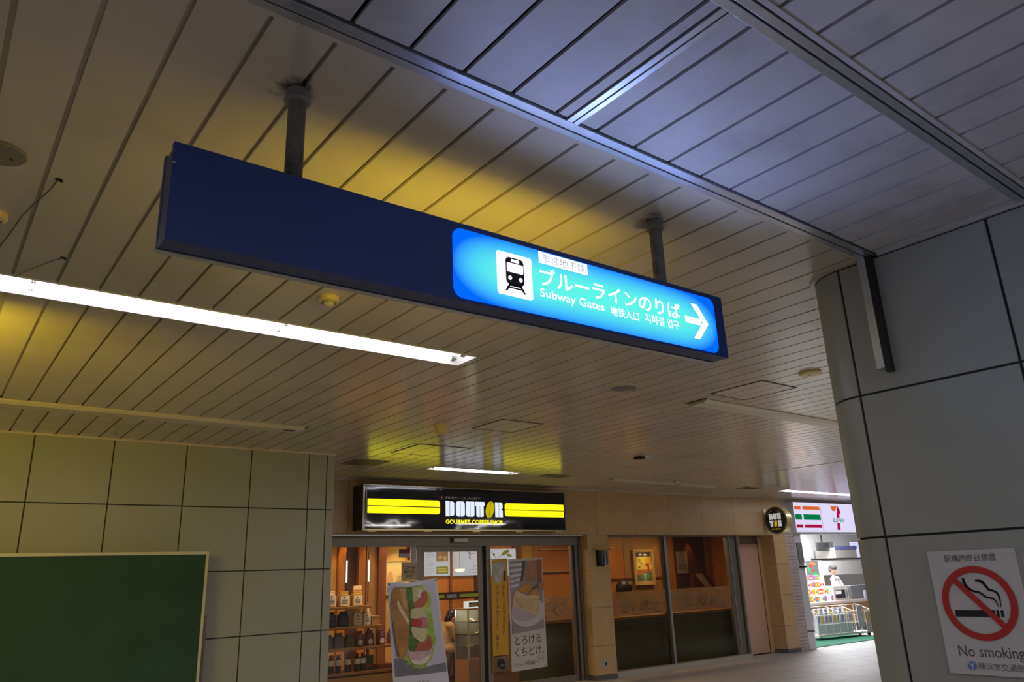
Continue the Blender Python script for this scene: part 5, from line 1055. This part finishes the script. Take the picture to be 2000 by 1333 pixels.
for row, (v0, z0, n0) in enumerate(((.02, -1.81, 9), (.24, -1.81, 8))):
    for k in range(n0):
        u = .04+k*(.165 if row == 0 else .2); hh = .50 if row == 0 else .66
        t = thing('newspaper', 'folded newspaper upright in the wire rack, %s row' % ('front' if row == 0 else 'back'), 'newspaper', RK(u+.05, v0, z0), 'newspapers in the wire rack, %s row' % ('front' if row == 0 else 'back'))
        rbox('folded_sheets', (u, u+.13, v0, v0+.07, z0, z0+hh), PAP, t)
        rbox('masthead', (u+.01, u+.12, v0-.006, v0, z0+hh*.62, z0+hh*.95), pm(('lilac_print', 'yellow_print', 'grey_blue_print')[k % 3], ((.32, .28, .48), (.70, .50, .06), (.35, .36, .42))[k % 3], .6), t)
for u, l, c in ((1.62, 'large framed newspaper poster in the middle of the wire rack', (.50, .50, .55)), (1.95, 'colourful newspaper poster at the right of the wire rack', (.52, .42, .40))):
    t = thing('rack_poster', l, 'poster', RK(u+.1, -.07, -1.7)); w_ = .24 if u < 1.8 else .42; top = -1.12 if u < 1.8 else -1.30
    rbox('card', (u, u+w_, -.08, -.06, -1.70 if u < 1.8 else -1.86, top), pm('card_%d' % int(u*10), c, .6, var=.35, scale=18), t)
    rbox('card_edge', (u-.01, u+w_+.01, -.085, -.055, top, top+.02), WIRE, t)
    if u > 1.8: rbox('print', (u+.12, u+.28, -.086, -.08, top-.26, top-.08), pm('print_ygreen', (.50, .40, .08), .6, var=.4, scale=20), t)
# ================================================================== PEOPLE
def figure(label, base, skin, J, edges, hair, coat=None, group=None, headc=None, fwd=(0, -1), facing_tilt=0.0, hs=1.0):
    """one continuous remeshed body: limbs from tapered capsules, a modelled head with nose, ears and eye sockets, hands with fingers"""
    P_ = thing('person', label, 'person', base, frame='F')
    def capsule(bm, a, b, ra, rb):
        a, b = Vector(a), Vector(b); d = (b-a); L = d.length; d.normalize(); x = d.orthogonal().normalized(); y = d.cross(x); n = 12; rings = []
        for t, r in ((-ra*.98, ra*.2), (-ra*.7, ra*.72), (0, ra), (L*.35, ra*.68+rb*.32), (L*.7, ra*.3+rb*.7), (L, rb), (L+rb*.7, rb*.72), (L+rb*.98, rb*.2)):
            rings.append([bm.verts.new(a+d*t+(x*math.cos(2*math.pi*i/n)+y*math.sin(2*math.pi*i/n))*r) for i in range(n)])
        for k in range(len(rings)-1):
            for i in range(n): bm.faces.new((rings[k][i], rings[k][(i+1) % n], rings[k+1][(i+1) % n], rings[k+1][i]))
        bm.faces.new(rings[0][::-1]); bm.faces.new(rings[-1])
    def ellipsoid(bm, c, r, rot=None):
        g = bmesh.ops.create_uvsphere(bm, u_segments=18, v_segments=12, radius=1)
        for v in g['verts']:
            q = Vector((v.co.x*r[0], v.co.y*r[1], v.co.z*r[2])); v.co = Vector(c)+(rot @ q if rot else q)
    def remesh(name, bm, vox, mt, parent):
        for v in bm.verts: v.co = FP(*v.co)
        me = bpy.data.meshes.new(name); bm.to_mesh(me); bm.free(); t = bpy.data.objects.new('t', me); COL.objects.link(t)
        m = t.modifiers.new('r', 'REMESH'); m.mode = 'VOXEL'; m.voxel_size = vox; s_ = t.modifiers.new('s', 'SMOOTH'); s_.iterations = 2; s_.factor = .5
        ev = bpy.data.meshes.new_from_object(t.evaluated_get(bpy.context.evaluated_depsgraph_get())); bpy.data.objects.remove(t); bpy.data.meshes.remove(me)
        b2 = bmesh.new(); b2.from_mesh(ev); bpy.data.meshes.remove(ev); return obj(name, b2, mt, parent, smooth=True)
    hc = Vector(headc); F3 = Vector((fwd[0], fwd[1], 0)).normalized(); side = Vector((-F3.y, F3.x, 0)); R_ = Matrix((side, F3, Vector((0, 0, 1)))).transposed() @ Matrix.Rotation(facing_tilt, 3, 'X')
    bm = bmesh.new()
    for a, b, ra, rb in edges: capsule(bm, J[a], J[b], ra, rb)
    k = hs
    ellipsoid(bm, hc+R_ @ Vector((0, -.01, .03))*k, (.095*k, .12*k, .115*k), R_); ellipsoid(bm, hc+R_ @ Vector((0, .03, -.05))*k, (.075*k, .085*k, .09*k), R_)
    ellipsoid(bm, hc+R_ @ Vector((0, .125, -.02))*k, (.016*k, .026*k, .03*k), R_)           # nose
    ellipsoid(bm, hc+R_ @ Vector((0, .105, -.075))*k, (.034*k, .016*k, .012*k), R_)          # mouth
    for s_ in (-1, 1): ellipsoid(bm, hc+R_ @ Vector((s_*.096, .0, -.01))*k, (.014*k, .026*k, .034*k), R_)
    for hand, el in (('hl', 'el'), ('hr', 'er')):
        if hand not in J: continue
        h0 = Vector(J[hand]); d = (h0-Vector(J[el])).normalized(); px = d.cross(Vector((0, 0, 1))).normalized(); dn = d.cross(px)
        ellipsoid(bm, h0+d*.05, (.045, .045, .03))
        for q, (o_, L) in enumerate(((-.032, .075), (-.011, .09), (.011, .085), (.032, .065))):
            a = h0+d*.08+px*o_; b = a+d*L*.5+dn*.008; c = b+d*L*.35+dn*(.045)*(1 if dn.z < 0 else -1); capsule(bm, a, b, .012, .011); capsule(bm, b, c, .011, .009)
        s_ = 1 if hand == 'hl' else -1; a = h0+d*.03+px*s_*.035; capsule(bm, a, a+d*.05+px*s_*.03, .014, .011)
    remesh('body', bm, .012, skin, P_)
    for s_ in (-1, 1):
        bm = bmesh.new(); ellipsoid(bm, hc+R_ @ Vector((s_*.038, .098, .012))*k, (.013*k, .008*k, .008*k), R_); fo('eye', bm, pm('eye_dark', (.02, .015, .012), .3), P_, smooth=True)
    bm = bmesh.new()
    for c_, r_ in hair['parts']: ellipsoid(bm, hc+R_ @ Vector(c_)*k, tuple(x*k for x in r_), R_)
    remesh('hair', bm, .014, hair['mat'], P_)
    if coat:
        for nm, caps, mt in coat:
            bm = bmesh.new()
            for a, b, ra, rb in caps: capsule(bm, J[a] if isinstance(a, str) else a, J[b] if isinstance(b, str) else b, ra, rb)
            remesh(nm, bm, .018, mt, P_)
    return P_
SKIN = pm('skin', (.55, .33, .22), .5); HB = pm('black_hair', (.012, .010, .010), .45); HG = pm('grey_hair', (.10, .10, .10), .85)
COAT = pm('tan_coat', (.42, .30, .17), .8, var=.08, scale=8); SHIRT = pm('white_shirt', (.70, .70, .72), .7)
J = dict(pel=(3.47, 2.30, -1.30), ch=(3.49, 2.30, -1.02), nk=(3.55, 2.30, -.84), hd=(3.60, 2.30, -.74), sl=(3.50, 2.13, -.90), sr=(3.50, 2.47, -.90), el=(3.58, 2.08, -1.12), er=(3.58, 2.50, -1.12), hl=(3.80, 2.12, -.985), hr=(3.80, 2.42, -.97),
         kl=(3.72, 2.20, -1.34), kr=(3.72, 2.40, -1.34), fl=(3.66, 2.20, -1.88), fr=(3.66, 2.40, -1.88), tl=(3.80, 2.20, -1.92), tr=(3.80, 2.40, -1.92), hil=(3.50, 2.20, -1.32), hir=(3.50, 2.40, -1.32))
E_ = [('pel', 'ch', .14, .13), ('ch', 'nk', .12, .055), ('nk', 'hd', .05, .05), ('sl', 'sr', .06, .06), ('sl', 'el', .055, .042), ('sr', 'er', .055, .042), ('el', 'hl', .042, .028), ('er', 'hr', .042, .028), ('hil', 'kl', .09, .06), ('hir', 'kr', .09, .06), ('kl', 'fl', .058, .035), ('kr', 'fr', .058, .035), ('fl', 'tl', .036, .028), ('fr', 'tr', .036, .028)]
figure('person in a tan coat seated at the cafe table, head bowed, holding a cup', (3.5, 2.3, FZ), SKIN, J, E_, dict(mat=HB, parts=[((0, -.03, .05), (.112, .125, .112)), ((0, -.07, -.04), (.10, .07, .12))]),
       coat=[('coat', [('pel', 'ch', .165, .155), ('ch', 'nk', .15, .07), ('sl', 'sr', .085, .085), ('sl', 'el', .08, .065), ('sr', 'er', .08, .065), ('el', (3.74, 2.115, -1.02), .065, .05), ('er', (3.74, 2.44, -1.0), .065, .05), ('hil', 'kl', .12, .09), ('hir', 'kr', .12, .09), ((3.44, 2.3, -1.32), (3.42, 2.3, -1.70), .17, .09)], COAT), ('shoe', [('fl', 'tl', .045, .036)], BLACKM), ('shoe', [('fr', 'tr', .045, .036)], BLACKM)], headc=(3.63, 2.30, -.745), fwd=(1, -.15), facing_tilt=-.55)
J = dict(pel=(7.60, 1.35, -1.28), ch=(7.60, 1.30, -.86), nk=(7.60, 1.27, -.56), hd=(7.60, 1.25, -.45), sl=(7.37, 1.28, -.65), sr=(7.83, 1.28, -.65), el=(7.32, 1.16, -.95), er=(7.88, 1.16, -.95), hl=(7.46, .98, -.86), hr=(7.74, .98, -.86),
         hil=(7.49, 1.33, -1.34), hir=(7.71, 1.33, -1.34), kl=(7.48, 1.05, -1.36), kr=(7.72, 1.05, -1.36), fl=(7.48, 1.08, -1.90), fr=(7.72, 1.08, -1.90), tl=(7.48, .94, -1.93), tr=(7.72, .94, -1.93))
figure('person with black bobbed hair seated behind the etched band of the window', (7.60, 1.2, FZ), SKIN, J, E_, dict(mat=HB, parts=[((0, -.015, .055), (.14, .155, .12)), ((0, -.05, -.04), (.14, .115, .13))]),
       coat=[('sweater', [('pel', 'ch', .165, .155), ('ch', 'nk', .15, .065), ('sl', 'sr', .08, .08), ('sl', 'el', .075, .06), ('sr', 'er', .075, .06), ('el', (7.42, 1.03, -.875), .06, .045), ('er', (7.78, 1.03, -.875), .06, .045)], pm('peach_sweater', (.45, .30, .20), .8)), ('trousers', [('hil', 'kl', .105, .08), ('hir', 'kr', .105, .08), ('kl', 'fl', .075, .05), ('kr', 'fr', .075, .05)], BLACKM)], headc=(7.60, 1.24, -.37), fwd=(-.1, -1), facing_tilt=-.15, hs=1.3)
s3 = thing('window_stool', 'dark stool under the customer at the tall window', 'stool', (7.60, 1.35, FZ), frame='F')
bm = bmesh.new(); cyl(bm, FP(7.60, 1.36, -1.52), FP(7.60, 1.36, -1.47), .18, n=20); obj('seat', bm, RED, s3, smooth=True)
bm = bmesh.new(); cyl(bm, FP(7.60, 1.36, FZ+.02), FP(7.60, 1.36, -1.52), .025); obj('post', bm, BLACKM, s3, smooth=True)
bm = bmesh.new(); cyl(bm, FP(7.60, 1.36, FZ), FP(7.60, 1.36, FZ+.02), .17, n=20); obj('foot', bm, BLACKM, s3, smooth=True)
cx, cy = 18.75, 2.98
J = dict(pel=(cx, cy, -.98), ch=(cx-.02, cy, -.62), nk=(cx-.05, cy, -.33), hd=(cx-.07, cy, -.20), sl=(cx-.22, cy-.05, -.42), sr=(cx+.22, cy+.05, -.42), el=(cx-.27, cy-.14, -.70), er=(cx+.30, cy-.06, -.70), hl=(cx-.12, cy-.28, -.86), hr=(cx+.22, cy-.26, -.86),
         hil=(cx-.1, cy, -1.0), hir=(cx+.1, cy, -1.0), kl=(cx-.1, cy, -1.42), kr=(cx+.1, cy, -1.42), fl=(cx-.1, cy, -1.90), fr=(cx+.1, cy, -1.90), tl=(cx-.12, cy-.13, -1.93), tr=(cx+.08, cy-.13, -1.93))
figure('store clerk with grey hair and white shirt bending behind the counter', (cx, cy, FZ), SKIN, J, E_, dict(mat=HG, parts=[((0, -.02, .06), (.115, .135, .105)), ((0, -.08, -.02), (.11, .08, .12)), ((0, .06, .09), (.09, .06, .05))]),
       coat=[('shirt', [('pel', 'ch', .15, .155), ('ch', 'nk', .15, .065), ('sl', 'sr', .085, .085), ('sl', 'el', .08, .065), ('sr', 'er', .08, .065)], SHIRT), ('trousers', [('hil', 'kl', .11, .085), ('hir', 'kr', .11, .085), ('kl', 'fl', .08, .055), ('kr', 'fr', .08, .055)], BLACKM)], headc=(cx-.08, cy-.03, -.11), fwd=(-.5, -1), facing_tilt=-.4)
# ================================================================== to metres
for me in list(bpy.data.meshes):
    if me.users: me.transform(Matrix.Scale(S, 4))
for o in SC.objects:
    if o.type in ('MESH', 'EMPTY'):
        if o.parent is None: o.location = Vector((o.location.x, o.location.y, o.location.z-FZ))*S
        else: o.location = o.location*S
